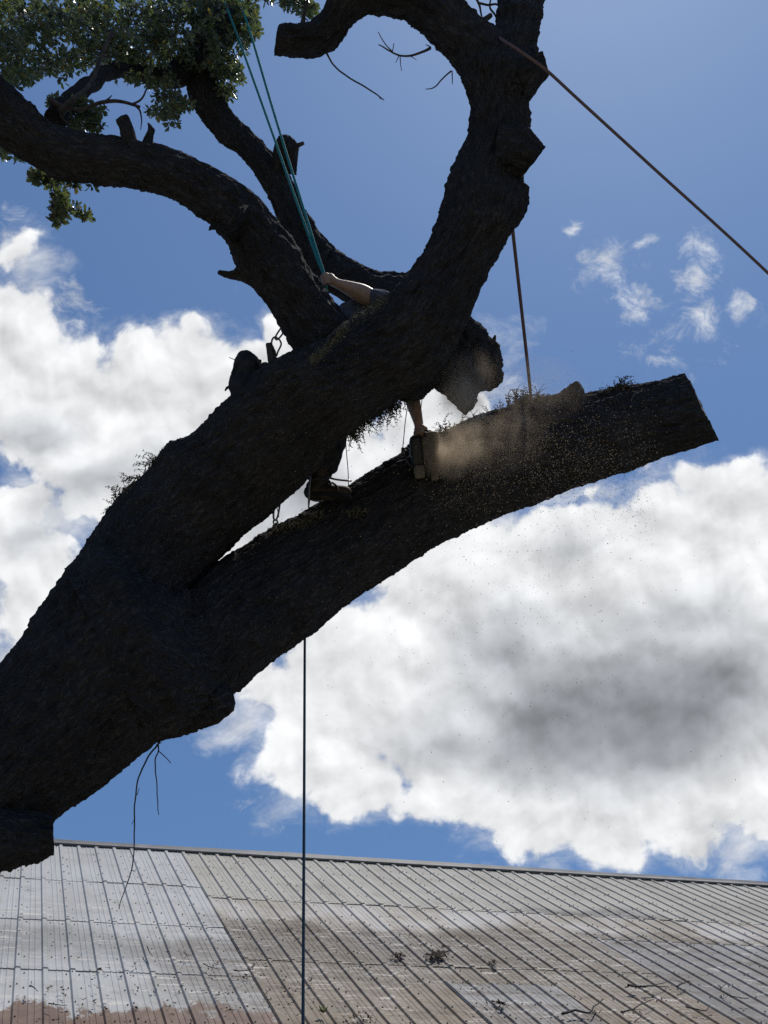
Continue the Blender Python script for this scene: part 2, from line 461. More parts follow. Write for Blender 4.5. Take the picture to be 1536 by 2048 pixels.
def roof_material(name, base, tan, grime, rust=None):
    """weathered sheet metal: base colour, tan dirt film, bands of grime with their own shapes"""
    m_ = mat(name, base, 0.55, spec=0.35); t, b = nt_of(m_)
    uv = t.node('ShaderNodeUVMap').outputs[0]
    sx = t.node('ShaderNodeSeparateXYZ'); t.l.new(uv, sx.inputs[0]); S, T = sx.outputs[0], sx.outputs[1]
    streak = t.noise(t.mapping(uv, scale=(1.2, 9.0, 1)), 1.0, 8, 0.65)       # smears along the ridge
    drip = t.noise(t.mapping(uv, scale=(9.0, 0.9, 1)), 1.0, 6, 0.6)          # runs down the slope
    blot = t.noise(uv, 0.9, 6, 0.6)
    fine = t.noise(uv, 28.0, 6, 0.7)
    c = t.mix(t.ss(blot, 0.35, 0.65), (*base, 1), (*tan, 1))
    c = t.mix(t.m('MULTIPLY', t.ss(drip, 0.45, 0.8), 0.35), c, (*[x * 0.62 for x in base], 1))
    Tn = t.m('ADD', T, t.m('MULTIPLY', t.m('SUBTRACT', t.noise(t.mapping(uv, scale=(0.7, 0.2, 1)), 1.0, 5, 0.6), 0.5), 2.2))
    for (lo, hi, s_lo, s_hi, col, k) in grime:
        msk = t.m('MULTIPLY', t.ss(Tn, lo, lo + 0.35), t.ss(Tn, hi, hi + 0.6, 1.0, 0.0))
        msk = t.m('MULTIPLY', msk, t.m('MULTIPLY', t.ss(S, s_lo, s_lo + 0.8), t.ss(S, s_hi, s_hi + 0.8, 1.0, 0.0)))
        msk = t.m('MULTIPLY', msk, t.ss(t.m('ADD', t.m('MULTIPLY', streak, 0.65), t.m('MULTIPLY', fine, 0.35)), 0.33, 0.55))
        c = t.mix(t.m('MULTIPLY', msk, k), c, (*col, 1))
    c = t.mix(t.m('MULTIPLY', t.ss(t.noise(t.mapping(uv, scale=(2.2, 3.5, 1)), 1.0, 9, 0.7), 0.5, 0.72), 0.4), c, (0.13, 0.108, 0.085, 1))
    pale = t.ss(t.m('ADD', t.m('MULTIPLY', streak, 0.75), t.m('MULTIPLY', fine, 0.25)), 0.545, 0.60)
    c = t.mix(t.m('MULTIPLY', t.m('MULTIPLY', pale, t.ss(T, 2.4, 3.2)), 0.7), c, (0.55, 0.51, 0.455, 1))
    dsm = t.m('MULTIPLY', t.ss(t.m('ADD', t.m('MULTIPLY', t.noise(t.mapping(uv, loc=(3, 7, 0), scale=(0.9, 5.5, 1)), 1.0, 8, 0.68), 0.8), t.m('MULTIPLY', fine, 0.2)), 0.49, 0.62), t.m('MULTIPLY', t.ss(T, 2.7, 3.6), t.ss(S, -0.5, 0.8)))
    c = t.mix(t.m('MULTIPLY', dsm, 0.8), c, (0.085, 0.062, 0.043, 1))
    c = t.mix(t.m('MULTIPLY', t.ss(fine, 0.55, 0.8), 0.45), c, (0.11, 0.095, 0.08, 1))
    if rust:
        rn = t.m('MULTIPLY_ADD', t.noise(t.mapping(uv, scale=(3.1, 1.6, 1)), 1.0, 10, 0.74), 2.0, T)
        rm = t.ss(t.m('MULTIPLY_ADD', fine, 0.35, rn), 7.04, 7.22)
        c = t.mix(t.m('MULTIPLY', rm, 0.93), c, t.mix(t.ss(t.noise(uv, 5.0, 7, 0.7), 0.35, 0.7), (*rust, 1), (0.165, 0.098, 0.06, 1)))
    t.put(b.inputs['Base Color'], c)
    t.put(b.inputs['Roughness'], t.ss(blot, 0.3, 0.7, 0.42, 0.7))
    bn = t.node('ShaderNodeBump'); bn.inputs['Strength'].default_value = 0.25; bn.inputs['Distance'].default_value = 0.02
    t.put(bn.inputs['Height'], t.noise(uv, 3.0, 3)); t.l.new(bn.outputs[0], b.inputs['Normal'])
    return m_


def build_roof():
    root = empty('metal_roofed_building', RP(8, 3.5) * np.array([1, 1, 0]))
    tag(root, 'low building with a long weathered ribbed metal roof behind the tree', 'building')
    brown, dark, rust = (0.130, 0.104, 0.073), (0.080, 0.063, 0.047), (0.10, 0.050, 0.028)
    m_left = roof_material('galvanised_sheet', (0.42, 0.418, 0.405), (0.34, 0.335, 0.32),
                           [(3.8, 4.5, -9, 1.2, (0.17, 0.165, 0.155), 0.7), (3.9, 5.8, -0.9, 3, (0.14, 0.118, 0.095), 0.75)], rust)
    m_tan = roof_material('tan_weathered_sheet', (0.365, 0.345, 0.295), (0.305, 0.287, 0.245), [(1.9, 2.9, 4.8, 7.5, (0.055, 0.055, 0.055), 0.75)])
    m_mid = roof_material('grimy_sheet', (0.42, 0.395, 0.36), (0.28, 0.245, 0.195),
                          [(3.0, 6.2, -1, 8.5, brown, 0.97), (3.2, 4.3, 0.0, 4.5, dark, 0.65), (5.0, 9, -1, 9, (0.18, 0.135, 0.09), 0.85)])
    m_grey = roof_material('grey_sheet', (0.255, 0.245, 0.235), (0.19, 0.18, 0.168), [(3.4, 5.2, 5.5, 26, (0.12, 0.105, 0.095), 0.6), (5.6, 9, 2, 6, (0.12, 0.095, 0.075), 0.8)])
    mats = [m_left, m_tan, m_mid, m_grey]
    rib = [(0.0, 0.0), (0.016, 0.023), (0.060, 0.023), (0.076, 0.0), (0.150, 0.0), (0.158, 0.0045), (0.170, 0.0045), (0.178, 0.0),
           (0.214, 0.0), (0.222, 0.0045), (0.234, 0.0045), (0.242, 0.0)]
    SB = RIB0 + 3 * PITCH_RIB + 0.01          # where the silver sheets meet the tan ones
    k = lambda n: RIB0 + n * PITCH_RIB
    # (first s, last s, first t, last t, height above deck, material): each row laps over the one below it
    sheets = [(k(-21), k(3), -0.02, 1.93, .022, 0), (k(-21), k(3), 1.88, 3.56, .015, 0), (k(-21), k(3), 3.5, 5.08, .008, 0), (k(-21), k(3), 5.0, TEND, .002, 0),
              (k(3), k(84), -0.02, 2.38, .022, 1), (k(3), k(22), 2.33, 4.62, .015, 2), (k(22), k(84), 2.33, 3.38, .015, 2), (k(22), k(84), 3.33, TEND, .008, 3),
              (k(3), k(22), 4.56, TEND, .008, 2), (k(11), k(16), 5.12, TEND, .016, 3)]
    V, Q, UV, MI = [], [], [], []; n0 = 0
    for (s0, s1, t0, t1, h, mi) in sheets:
        nr = int(round((s1 - s0) / PITCH_RIB))
        ss, hh = [], []
        for i in range(nr):
            for (x, z) in rib: ss.append(s0 + i * PITCH_RIB + x); hh.append(z)
        ss.append(s0 + nr * PITCH_RIB); hh.append(0.0)
        ss, hh = np.array(ss), np.array(hh)
        m = len(ss); nt_ = max(2, int((t1 - t0) / 0.14))
        tt = np.linspace(t0, t1, nt_ + 1)
        edge = fbm(np.stack([ss * 2.1, np.full(m, t0 * 3), np.zeros(m)], -1), 3)
        lift = np.clip(fbm(np.stack([ss * 1.3, np.full(m, t1 * 5), np.zeros(m)], -1), 2), 0, 1)
        Tg = np.repeat(tt[None], m, 0).copy(); Sg = np.repeat(ss[:, None], nt_ + 1, 1).copy()
        Tg[:, -1] += edge * 0.022
        wob = fbm(np.stack([Sg.ravel() * 0.6, Tg.ravel() * 0.9, np.full(Sg.size, h * 99)], -1), 3).reshape(Sg.shape)
        Hg = h + hh[:, None] + wob * 0.009
        Hg[:, -1] += lift * 0.016; Hg[:, -2] += lift * 0.004
        V.append(RP(Sg, Tg, Hg).reshape(-1, 3)); UV.append(np.stack([Sg.ravel(), Tg.ravel()], -1))
        i = np.arange(m - 1)[:, None] * (nt_ + 1); j = np.arange(nt_)[None]
        q = np.stack([i + j, i + j + 1, i + nt_ + 2 + j, i + nt_ + 1 + j], -1).reshape(-1, 4) + n0
        Q.append(q); MI.append(np.full(len(q), mi)); n0 += m * (nt_ + 1)
        # folded lower lip so the lap has an edge
        e = np.arange(m) * (nt_ + 1) + nt_ + n0 - m * (nt_ + 1)
        lip = RP(Tg[:, -1] * 0 + ss, Tg[:, -1], np.maximum(Hg[:, -1] - 0.008, 0.0)); V.append(lip); UV.append(np.stack([ss, Tg[:, -1]], -1))
        l0 = n0 + np.arange(m); n0 += m
        q = np.stack([e[:-1], l0[:-1], l0[1:], e[1:]], -1); Q.append(q); MI.append(np.full(len(q), mi))
    roof = mesh_np('roof', np.concatenate(V), [np.concatenate(Q)], mats, root, smooth=False, uv=np.concatenate(UV), matidx=np.concatenate(MI))
    adopt(roof, root)
    # screw heads in rows over the purlins: too many to count
    sc = MB()
    for (s0, s1, t0, t1, h, mi) in sheets:
        nr = int(round((s1 - s0) / PITCH_RIB))
        for i in range(nr):
            if s0 + i * PITCH_RIB > 16: break
            for tq in np.arange(t0 + 0.16, t1 - 0.02, 0.36):
                for (x, z) in ((0.112, 0.0), (0.262, 0.0)) if (i % 2 == 0) else ((0.112, 0.0), (0.038, 0.023)):
                    if random.random() < 0.35: continue
                    s = s0 + i * PITCH_RIB + x + random.uniform(-.008, .008); t = tq + random.uniform(-.02, .02)
                    c = RP(s, t, h + z + 0.006)
                    sc.box(c, np.array([RR, DN, NN]), (0.0068, 0.0068, 0.005))
    ob = sc.build('screw_heads', mat('rusty_screw', (0.10, 0.085, 0.075), 0.8), roof, False); tag(ob, kind='stuff')
    # ridge cap
    cp = MB()
    BN = np.array([NN[0], -NN[1], NN[2]])
    back = np.array([-DN[0] * 0 - RR[0] * 0, 0, 0]) + np.cross(NN, RR)
    for (t0, t1, h0, h1) in ((-0.16, 0.055, 0.080, 0.072),):
        ss = np.linspace(S0, S1, 160); wob = fbm(np.stack([ss * 0.8, ss * 0, ss * 0], -1), 3) * 0.012
        rows = [RP(ss, np.full(160, t1) + wob, h1 - 0.018), RP(ss, np.full(160, t1) + wob, h1), RP(ss, np.full(160, -0.02), h0 + wob), RP(ss, np.full(160, -0.07), h0 + 0.022 + wob),
                RP(ss, np.full(160, -0.12), h0 + wob), RP(ss, np.full(160, -0.30), h0 - 0.17 + wob)]
        V = np.stack(rows, 1).reshape(-1, 3); kk = len(rows)
        i = np.arange(159)[:, None] * kk; j = np.arange(kk - 1)[None]
        cp.add(V, np.stack([i + j, i + j + 1, i + kk + j + 1, i + kk + j], -1).reshape(-1, 4))
    cap = cp.build('ridge_cap', noisy('ridge_metal', (0.15, 0.148, 0.145), (0.24, 0.235, 0.23), 2.0, 0.55), roof, False)
    # back slope, walls
    hz = np.array([-RR[1], RR[0], 0.0])                       # level direction away from the photographer
    A, B = RP(S0, -0.1, 0.0), RP(S1, -0.1, 0.0)
    A2, B2 = A + hz * 5.5 - np.array([0, 0, 2.9]), B + hz * 5.5 - np.array([0, 0, 2.9])
    bk = MB(); nv = np.array([0, 0, 0.03])
    bk.add([A, B, B2, A2, A - nv, B - nv, B2 - nv, A2 - nv], [(0, 1, 2, 3), (7, 6, 5, 4), (0, 4, 5, 1), (2, 6, 7, 3)])
    adopt(bk.build('back_slope', m_left, root, False), root)
    wl = MB()
    E0, E1 = RP(S0 + .3, TEND - 0.45, -0.06), RP(S1 - .3, TEND - 0.45, -0.06)
    g = lambda p: np.array([p[0], p[1], 0.0])
    D0, D1 = RP(S0 + .3, -0.05, -0.08), RP(S1 - .3, -0.05, -0.08)
    K0, K1 = A2 - hz * 0.5 + RR * .3, B2 - hz * 0.5 - RR * .3
    wl.add([g(E0), g(E1), E1, E0, g(K0), g(K1), K1, K0, D0, D1], [(0, 1, 2, 3), (5, 4, 7, 6)])
    wl.add([g(E0), E0, D0, K0, g(K0), g(E1), E1, D1, K1, g(K1)], [], [(0, 1, 2), (0, 2, 4), (2, 3, 4), (5, 7, 6), (5, 9, 7), (7, 9, 8)])
    adopt(wl.build('wall', noisy('board_wall', (0.16, 0.13, 0.10), (0.24, 0.20, 0.16), 3, 0.9), root, False), root)
    # boarded deck under the sheets
    dk = MB(); c4 = [RP(a_, b_, c_) for a_ in (S0, S1) for b_ in (-0.05, TEND - 0.05) for c_ in (-0.05, -0.012)]
    dk.add(c4, [(0, 1, 3, 2), (4, 6, 7, 5), (0, 4, 5, 1), (2, 3, 7, 6), (0, 2, 6, 4), (1, 5, 7, 3)])
    adopt(dk.build('roof_deck', noisy('deck_wood', (0.1, 0.08, 0.06), (0.15, 0.12, 0.09), 3, 0.9), root, False), root)


build_roof()

# ------------------------------------------------------------------ the oak being taken down
def bark_tube(name, st, parent, rings=None, amp=0.014, lump=0.026, cap=None, res=0.013, seed=0.0, material=None, flat=1.0):
    """st: (x1, y1, x2, y2, depth) edge pairs, or (x, y, radius_px, depth); swept as a round limb with rough bark.
    cap='cut' closes the far end with a sawn face of bare wood; other ends are closed with bark."""
    C, Rr, side = [], [], []
    for q in st:
        if len(q) == 5:
            a, b = P3(q[0], q[1], q[4]), P3(q[2], q[3], q[4]); C.append((a + b) / 2); Rr.append(np.linalg.norm(b - a) / 2); side.append(b - a)
        else:
            C.append(P3(q[0], q[1], q[3])); Rr.append(q[2] * q[3] / FPX); side.append(None)
    C = np.array(C); Rr = np.array(Rr)
    tg = np.gradient(C, axis=0)
    for i in range(len(side)):
        if side[i] is None:
            v = C[i] - CAM; s_ = np.cross(tg[i], v); side[i] = s_ / (np.linalg.norm(s_) + 1e-9)
        else: side[i] = side[i] / np.linalg.norm(side[i])
    side = np.array(side)
    L = np.linalg.norm(np.diff(C, axis=0), axis=1)
    sub = max(3, int(np.ceil(L.max() / res)))
    D = crom(np.hstack([C, Rr[:, None], side]), sub)
    pts, r, sd = D[:, :3], np.maximum(D[:, 3], 0.002), D[:, 4:]
    # even spacing along the limb
    s = np.concatenate([[0], np.cumsum(np.linalg.norm(np.diff(pts, axis=0), axis=1))])
    m = max(4, int(s[-1] / res)); sn = np.linspace(0, s[-1], m)
    pts = np.stack([np.interp(sn, s, pts[:, k]) for k in range(3)], 1); r = np.interp(sn, s, r)
    sd = np.stack([np.interp(sn, s, sd[:, k]) for k in range(3)], 1); sd /= np.linalg.norm(sd, axis=1)[:, None]
    vd = pts - CAM; dp = vd - sd * np.sum(vd * sd, 1)[:, None]; dp /= np.linalg.norm(dp, axis=1)[:, None]
    k = rings or int(np.clip(2 * np.pi * r.max() / res, 14, 260))
    a = np.linspace(0, 2 * np.pi, k, endpoint=False)
    dirs = sd[:, None] * np.cos(a)[None, :, None] + dp[:, None] * (np.sin(a) * flat)[None, :, None]
    base = pts[:, None] + dirs * r[:, None, None]
    # bark relief: long furrows along the limb, plates, and slow lumps
    q = np.stack([np.repeat(sn[:, None], k, 1), np.cos(a)[None] * r[:, None] + seed, np.sin(a)[None] * r[:, None] - seed], -1).reshape(-1, 3)
    small = min(1.0, r.mean() / 0.12)
    fur = 1 - np.abs(fbm(q * np.array([6.0, 22.0, 22.0]), 3)) * 3.2
    pla = fbm(q * np.array([26.0, 34.0, 34.0]) + 5, 3)
    lum = fbm(q * np.array([3.2, 4.5, 4.5]) + 9, 3)
    flk = np.maximum(fbm(q * np.array([48.0, 60.0, 60.0]) + 2, 2), 0) * 1.6
    dsp = (fur * 1.25 + pla * 0.55 + flk * 0.6) * amp * (0.35 + 0.65 * small) + lum * lump * small
    V = (base.reshape(-1, 3) + (dirs.reshape(-1, 3)) * dsp[:, None])
    uv = np.stack([np.repeat(sn[:, None], k, 1).ravel(), (np.repeat(a[None], m, 0) * r.mean()).ravel()], -1)
    i = np.arange(m - 1)[:, None] * k; j = np.arange(k)[None]; j2 = (j + 1) % k
    Q = np.stack([i + j, i + j2, i + k + j2, i + k + j], -1).reshape(-1, 4)
    mi = [np.zeros(len(Q), int)]
    n = len(V); Vx = [V]; Tx = []; jj = np.arange(k); jn = (jj + 1) % k
    Vx.append(V[:k].mean(0)[None]); Tx.append(np.stack([np.full(k, n), jn, jj], -1)); mi.append(np.zeros(k, int))
    e0 = (m - 1) * k
    if cap == 'cut':
        axr = pts[-1] - pts[-3]; axr /= np.linalg.norm(axr)
        V[e0:e0 + k] += axr[None] * (fbm(V[e0:e0 + k] * 13 + 3, 3) * 0.16 * min(0.2, r[-1]))[:, None]
        rim = V[e0:e0 + k]; c = rim.mean(0); Qs = []
        prev = np.arange(e0, e0 + k); cnt = n + 1
        ax = pts[-1] - pts[-3]; ax /= np.linalg.norm(ax)
        for f_ in (0.93, 0.6, 0.3):
            rr_ = c + (rim - c) * f_
            rr_ = rr_ + ax[None] * (fbm(rr_ * 22, 3) * 0.007 - (0.004 if f_ > .9 else 0))[:, None]
            Vx.append(rr_); cur = np.arange(cnt, cnt + k); cnt += k
            Qs.append(np.stack([prev[jj], prev[jn], cur[jn], cur[jj]], -1)); prev = cur
        Vx.append(c[None]); Q = np.concatenate([Q] + Qs); mi.insert(1, np.concatenate([np.zeros(k, int), np.ones(2 * k, int)]))
        Tx.append(np.stack([prev[jj], prev[jn], np.full(k, cnt)], -1)); mi.append(np.ones(k, int))
    else:
        Vx.append(V[e0:e0 + k].mean(0)[None] + (pts[-1] - pts[-3]) * 0.3); Tx.append(np.stack([e0 + jj, e0 + jn, np.full(k, n + 1)], -1)); mi.append(np.zeros(k, int))
    VV = np.concatenate(Vx); uvx = np.vstack([uv, np.zeros((len(VV) - n, 2))])
    mm = material or BARK
    o = mesh_np(name, VV, [Q, np.concatenate(Tx)], [mm, WOOD], None, True, uvx, np.concatenate(mi))
    if parent is not None: link_child(o, parent)
    return o


def link_child(o, parent):
    o.parent = parent
    root = parent
    off = Vector((0, 0, 0))
    while root is not None: off += Vector(root.location); root = root.parent
    o.location = Vector(o.location) - off


def twig(st, parent, name='twig', k=6, sub=5, wob=0.006, mat_=None):
    """thin branch through (x, y, radius_px, depth) stations; st may be a list of such lists"""
    b = MB()
    for line in (st if isinstance(st[0][0], (tuple, list)) else [st]):
        pts = np.array([P3(q[0], q[1], q[3]) for q in line]); r = np.array([q[2] * q[3] / FPX for q in line])
        pts = crom(pts, sub); r = np.maximum(crom(r[:, None], sub)[:, 0], 0.0008)
        w = np.stack([fbm(pts * 14 + 3 * i, 2) for i in range(3)], -1) * wob; w[0] = 0
        b.pipe(pts + w, r, k)
    o = b.build(name, mat_ or TWIG)
    if parent is not None: link_child(o, parent)
    return o


TREE_BASE = P3(-700, 2480, 4.0); TREE_BASE[2] = 0.0
oak = empty('oak_tree', TREE_BASE)
tag(oak, 'huge leaning oak silhouetted against the sky with its limbs partly sawn off', 'tree')
_tb = TREE_BASE
_k = (P3(-620, 2080, 4.25) + P3(-300, 2360, 4.25)) / 2

trunk = bark_tube('trunk', [
    (-1010, 2620, -560, 2950, 3.9), (-800, 2330, -430, 2620, 4.0), (-500, 1960, -230, 2200, 4.2), (-310, 1700, -110, 1850, 4.32), (-150, 1515, 12, 1706, 4.4),
    (0, 1335, 178, 1580, 4.5), (100, 1212, 318, 1472, 4.58), (200, 1090, 385, 1420, 4.68), (280, 1150, 410, 1402, 4.77), (360, 1188, 450, 1375, 4.9), (430, 1160, 500, 1320, 5.02), (500, 1150, 545, 1250, 5.1)], oak, lump=0.03)

limb_u = bark_tube('limb', [
    (60, 1257, 240, 1420, 4.5), (150, 1135, 320, 1285, 4.62), (205, 1055, 375, 1178, 4.8), (245, 995, 415, 1133, 4.9), (300, 945, 455, 1096, 4.93),
    (338, 897, 500, 1053, 4.9), (395, 866, 560, 1000, 4.85), (445, 815, 628, 938, 4.77), (500, 770, 672, 885, 4.67), (560, 718, 728, 846, 4.6), (630, 690, 800, 792, 4.6),
    (690, 650, 850, 765, 4.58), (742, 620, 893, 720, 4.55), (792, 578, 930, 645, 4.5), (830, 530, 967, 567, 4.5), (868, 470, 1004, 497, 4.5), (885, 420, 1040, 437, 4.5),
    (897, 370, 1055, 393, 4.52), (910, 325, 1043, 345, 4.55), (936, 275, 1052, 287, 4.58), (944, 225, 1055, 228, 4.6), (938, 188, 1052, 190, 4.62), (925, 150, 1062, 160, 4.64),
    (925, 115, 1070, 120, 4.65), (955, 80, 1050, 85, 4.68)], oak, seed=3.1)
tag(limb_u, 'thick main limb sweeping up to the right')

limb_w = bark_tube('limb', [
    (130, 1140, 300, 1480, 4.62), (230, 1120, 370, 1450, 4.68), (310, 1145, 420, 1418, 4.76), (368, 1180, 452, 1390, 4.86), (430, 1130, 510, 1345, 4.95), (500, 1090, 568, 1300, 5.05), (565, 1052, 636, 1252, 5.13),
    (630, 1015, 705, 1195, 5.2), (700, 970, 775, 1150, 5.25), (770, 930, 840, 1108, 5.3), (830, 897, 903, 1070, 5.34), (885, 872, 960, 1044, 5.38), (950, 838, 1025, 1018, 5.42),
    (1015, 817, 1085, 997, 5.46), (1070, 803, 1140, 973, 5.5), (1120, 795, 1190, 957, 5.54), (1170, 792, 1235, 943, 5.58), (1230, 780, 1296, 922, 5.62), (1300, 767, 1365, 898, 5.66),
    (1369, 748, 1436, 874, 5.7)], oak, cap='cut', seed=8.3)
tag(limb_w, 'lower limb being cut through, its end already sawn square')

limb_l = bark_tube('limb', [
    (640, 760, 730, 700, 4.72), (585, 690, 705, 655, 4.76), (540, 612, 650, 586, 4.74), (500, 565, 612, 532, 4.73), (476, 530, 580, 480, 4.72), (460, 490, 548, 441, 4.7), (430, 455, 515, 405, 4.7),
    (385, 418, 462, 362, 4.68), (335, 389, 400, 324, 4.66), (260, 371, 300, 291, 4.64), (190, 363, 210, 278, 4.62), (128, 352, 150, 269, 4.6), (75, 326, 98, 252, 4.58), (22, 300, 62, 212, 4.56),
    (-40, 262, 15, 168, 4.54), (-120, 200, -50, 95, 4.5), (-200, 90, -120, 20, 4.5), (-300, -60, -230, -110, 4.5)], oak, seed=12.7)
tag(limb_l, 'dark limb arching over to the left into the leaves')

limb_b = bark_tube('limb', [
    (860, 690, 900, 600, 5.05), (765, 645, 812, 552, 5.25), (690, 600, 750, 541, 5.4), (635, 560, 692, 518, 5.5), (606, 525, 652, 488, 5.58), (575, 480, 620, 440, 5.65),
    (549, 418, 600, 400, 5.7), (530, 380, 586, 366, 5.75), (500, 333, 556, 318, 5.8), (436, 276, 482, 243, 5.85), (408, 240, 456, 212, 5.9), (384, 200, 438, 180, 5.95), (370, 155, 432, 142, 6.0),
    (366, 115, 450, 108, 6.03), (385, 60, 470, 62, 6.06), (403, 0, 472, 5, 6.1), (410, -90, 472, -90, 6.2), (420, -220, 465, -220, 6.4)], oak, seed=21.0, amp=0.011)
tag(limb_b, 'greyer limb rising behind the main fork')

limb_c = bark_tube('limb', [
    (955, 200, 1040, 145, 4.64), (915, 130, 1000, 74, 4.66), (880, 90, 952, 38, 4.68), (850, 55, 905, -5, 4.7), (820, 35, 850, -40, 4.72), (775, 24, 785, -50, 4.74), (738, 23, 722, -38, 4.76),
    (710, 38, 672, -8, 4.78), (690, 63, 650, 27, 4.8), (668, 90, 625, 48, 4.82), (646, 104, 603, 54, 4.83), (600, 104, 580, 57, 4.84), (549, 104, 556, 60, 4.85)], oak, cap='cut', seed=30.5)
tag(limb_c, 'hooked limb curling left to a sawn end')
limb_d = bark_tube('limb', [
    (965, 160, 1072, 170, 4.62), (985, 110, 1074, 120, 4.65), (993, 75, 1073, 82, 4.7), (999, 38, 1079, 38, 4.75), (1003, 0, 1083, 0, 4.8), (1008, -80, 1090, -80, 5.0), (1015, -220, 1080, -220, 5.3)], oak, seed=37)

bark_tube('crotch_filler', [(220, 1370, 80, 4.5), (285, 1290, 72, 4.5), (330, 1238, 50, 4.52), (358, 1204, 24, 4.56), (376, 1180, 6, 4.62)], oak, seed=77, lump=0.01)  # filler added in the fork to cover the sunlit crease
bark_tube('crotch_filler', [(180, 1340, 90, 4.8), (260, 1262, 85, 4.92), (310, 1222, 62, 5.0), (345, 1205, 34, 5.06)], oak, seed=79, lump=0.01)  # hidden filler added behind the fork to block sun from the crotch

stub_args = [
    ([(1030, 128, 1050, 205, 4.6), (1060, 117, 1068, 180, 4.58), (1086, 108, 1097, 146, 4.56)], 'cut'),
    ([(995, 255, 985, 345, 4.5), (1047, 263, 1008, 352, 4.46), (1085, 300, 1046, 350, 4.42)], 'cut'),
    ([(985, 395, 985, 445, 4.5), (1035, 372, 1030, 440, 4.5), (1058, 380, 1050, 425, 4.5)], None),
    ([(-170, 1590, -150, 1770, 4.3), (-60, 1605, -55, 1745, 4.22), (20, 1620, 24, 1728, 4.16), (72, 1630, 80, 1714, 4.12), (105, 1640, 108, 1700, 4.08)], 'cut'),
    ([(548, 345, 590, 350, 5.76), (548, 315, 592, 322, 5.7), (550, 295, 596, 300, 5.67), (552, 282, 592, 287, 5.65), (558, 274, 586, 278, 5.64), (566, 270, 578, 271, 5.64)], None),
    ([(258, 300, 285, 300, 4.56), (246, 282, 271, 279, 4.55), (242, 262, 264, 254, 4.54), (234, 238, 251, 229, 4.54)], None),
    ([(288, 295, 308, 297, 4.6), (287, 277, 306, 278, 4.6), (294, 262, 310, 262, 4.6), (296, 246, 302, 250, 4.6)], None),
    ([(515, 575, 510, 515, 4.7), (487, 562, 482, 528, 4.66), (462, 555, 460, 541, 4.64), (436, 548, 438, 541, 4.63)], None),
    ([(486, 452, 36, 4.66), (472, 444, 33, 4.52), (463, 437, 29, 4.44)], 'cut'),
    ([(470, 490, 485, 430, 4.66), (445, 460, 448, 442, 4.6), (418, 460, 422, 449, 4.56)], None),
    ([(525, 455, 535, 425, 4.7), (545, 462, 552, 438, 4.7), (556, 462, 558, 446, 4.7)], None),
    ([(645, 550, 660, 500, 5.5), (622, 545, 628, 520, 5.5), (609, 541, 612, 529, 5.5)], None),
    ([(270, 1432, 50, 4.66), (320, 1424, 51, 4.66), (365, 1415, 49, 4.66), (405, 1408, 43, 4.64), (434, 1404, 36, 4.62), (453, 1397, 25, 4.62), (466, 1392, 13, 4.62)], None),
    ([(1100, 800, 1105, 880, 5.5), (1130, 782, 1140, 880, 5.5), (1155, 769, 1165, 870, 5.52), (1169, 784, 1178, 850, 5.54)], None),
    ([(348, 945, 412, 945, 4.9), (344, 905, 408, 908, 4.88), (352, 883, 396, 885, 4.87), (362, 876, 384, 877, 4.86)], None)]
for st_, cp_ in stub_args:
    bark_tube('stub', st_, oak, cap=cp_, lump=0.012, res=0.011, seed=RNG.random() * 50)

torn = bark_tube('torn_stub', [
    (840, 560, 905, 600, 4.8), (855, 628, 935, 632, 5.00), (862, 650, 955, 648, 5.04), (862, 672, 975, 672, 5.06), (850, 700, 993, 698, 5.08), (842, 730, 997, 730, 5.08), (850, 757, 997, 756, 5.08), (866, 772, 985, 776, 5.06),
    (885, 786, 950, 786, 5.05), (903, 802, 947, 803, 5.04), (918, 816, 941, 816, 5.03), (929, 829, 934, 829, 5.02)], oak, lump=0.02, amp=0.016, seed=44)
bark_tube('torn_stub', [(700, 700, 800, 800, 4.8), (760, 690, 835, 800, 4.75), (815, 670, 862, 776, 4.90), (860, 650, 905, 745, 5.00)], oak, seed=45)
bark_tube('stub', [(960, 715, 955, 768, 5.04), (978, 730, 975, 780, 5.04), (996, 748, 996, 772, 5.04)], oak, res=0.01, seed=46)
twig([(978, 690, 7, 5.00), (988, 682, 5, 5.00), (991, 671, 2, 5.00)], oak, 'stub')

# thin branches and dead twigs
twig([(110, 240, 22, 4.75), (150, 195, 17, 4.95), (190, 160, 15, 5.2), (225, 142, 14, 5.4), (270, 142, 15, 5.6), (320, 155, 19, 5.8), (355, 150, 24, 5.9), (390, 120, 30, 6.0)], oak, 'branch', 14, 8, 0.02, BARK)
twig([(120, 225, 9, 4.7), (150, 195, 5, 4.7), (180, 168, 4, 4.8), (205, 110, 4, 4.9), (225, 60, 3, 5.0)], oak, 'branch', 8, 6)
twig([[(100, 200, 8, 4.7), (125, 213, 5, 4.7), (160, 218, 3.5, 4.7), (185, 210, 3.5, 4.7), (210, 204, 4, 4.7), (240, 204, 3.5, 4.7), (265, 209, 3, 4.7), (280, 214, 2.5, 4.7)],
      [(265, 209, 2.5, 4.7), (280, 200, 2, 4.7), (291, 182, 1.6, 4.7), (297, 168, 1, 4.7)], [(270, 210, 2.4, 4.7), (280, 222, 2, 4.7), (283, 240, 1.5, 4.7), (281, 260, 0.8, 4.7)],
      [(210, 203, 2, 4.7), (218, 197, 1.5, 4.7), (224, 191, .8, 4.7)], [(205, 205, 1.6, 4.7), (212, 216, 1.2, 4.7), (219, 222, .8, 4.7)], [(185, 210, 1.6, 4.7), (184, 203, 1.2, 4.7), (182, 197, .7, 4.7)],
      [(120, 213, 3, 4.7), (122, 230, 2.4, 4.7), (132, 245, 2, 4.7), (150, 255, 1.4, 4.7)]], oak)
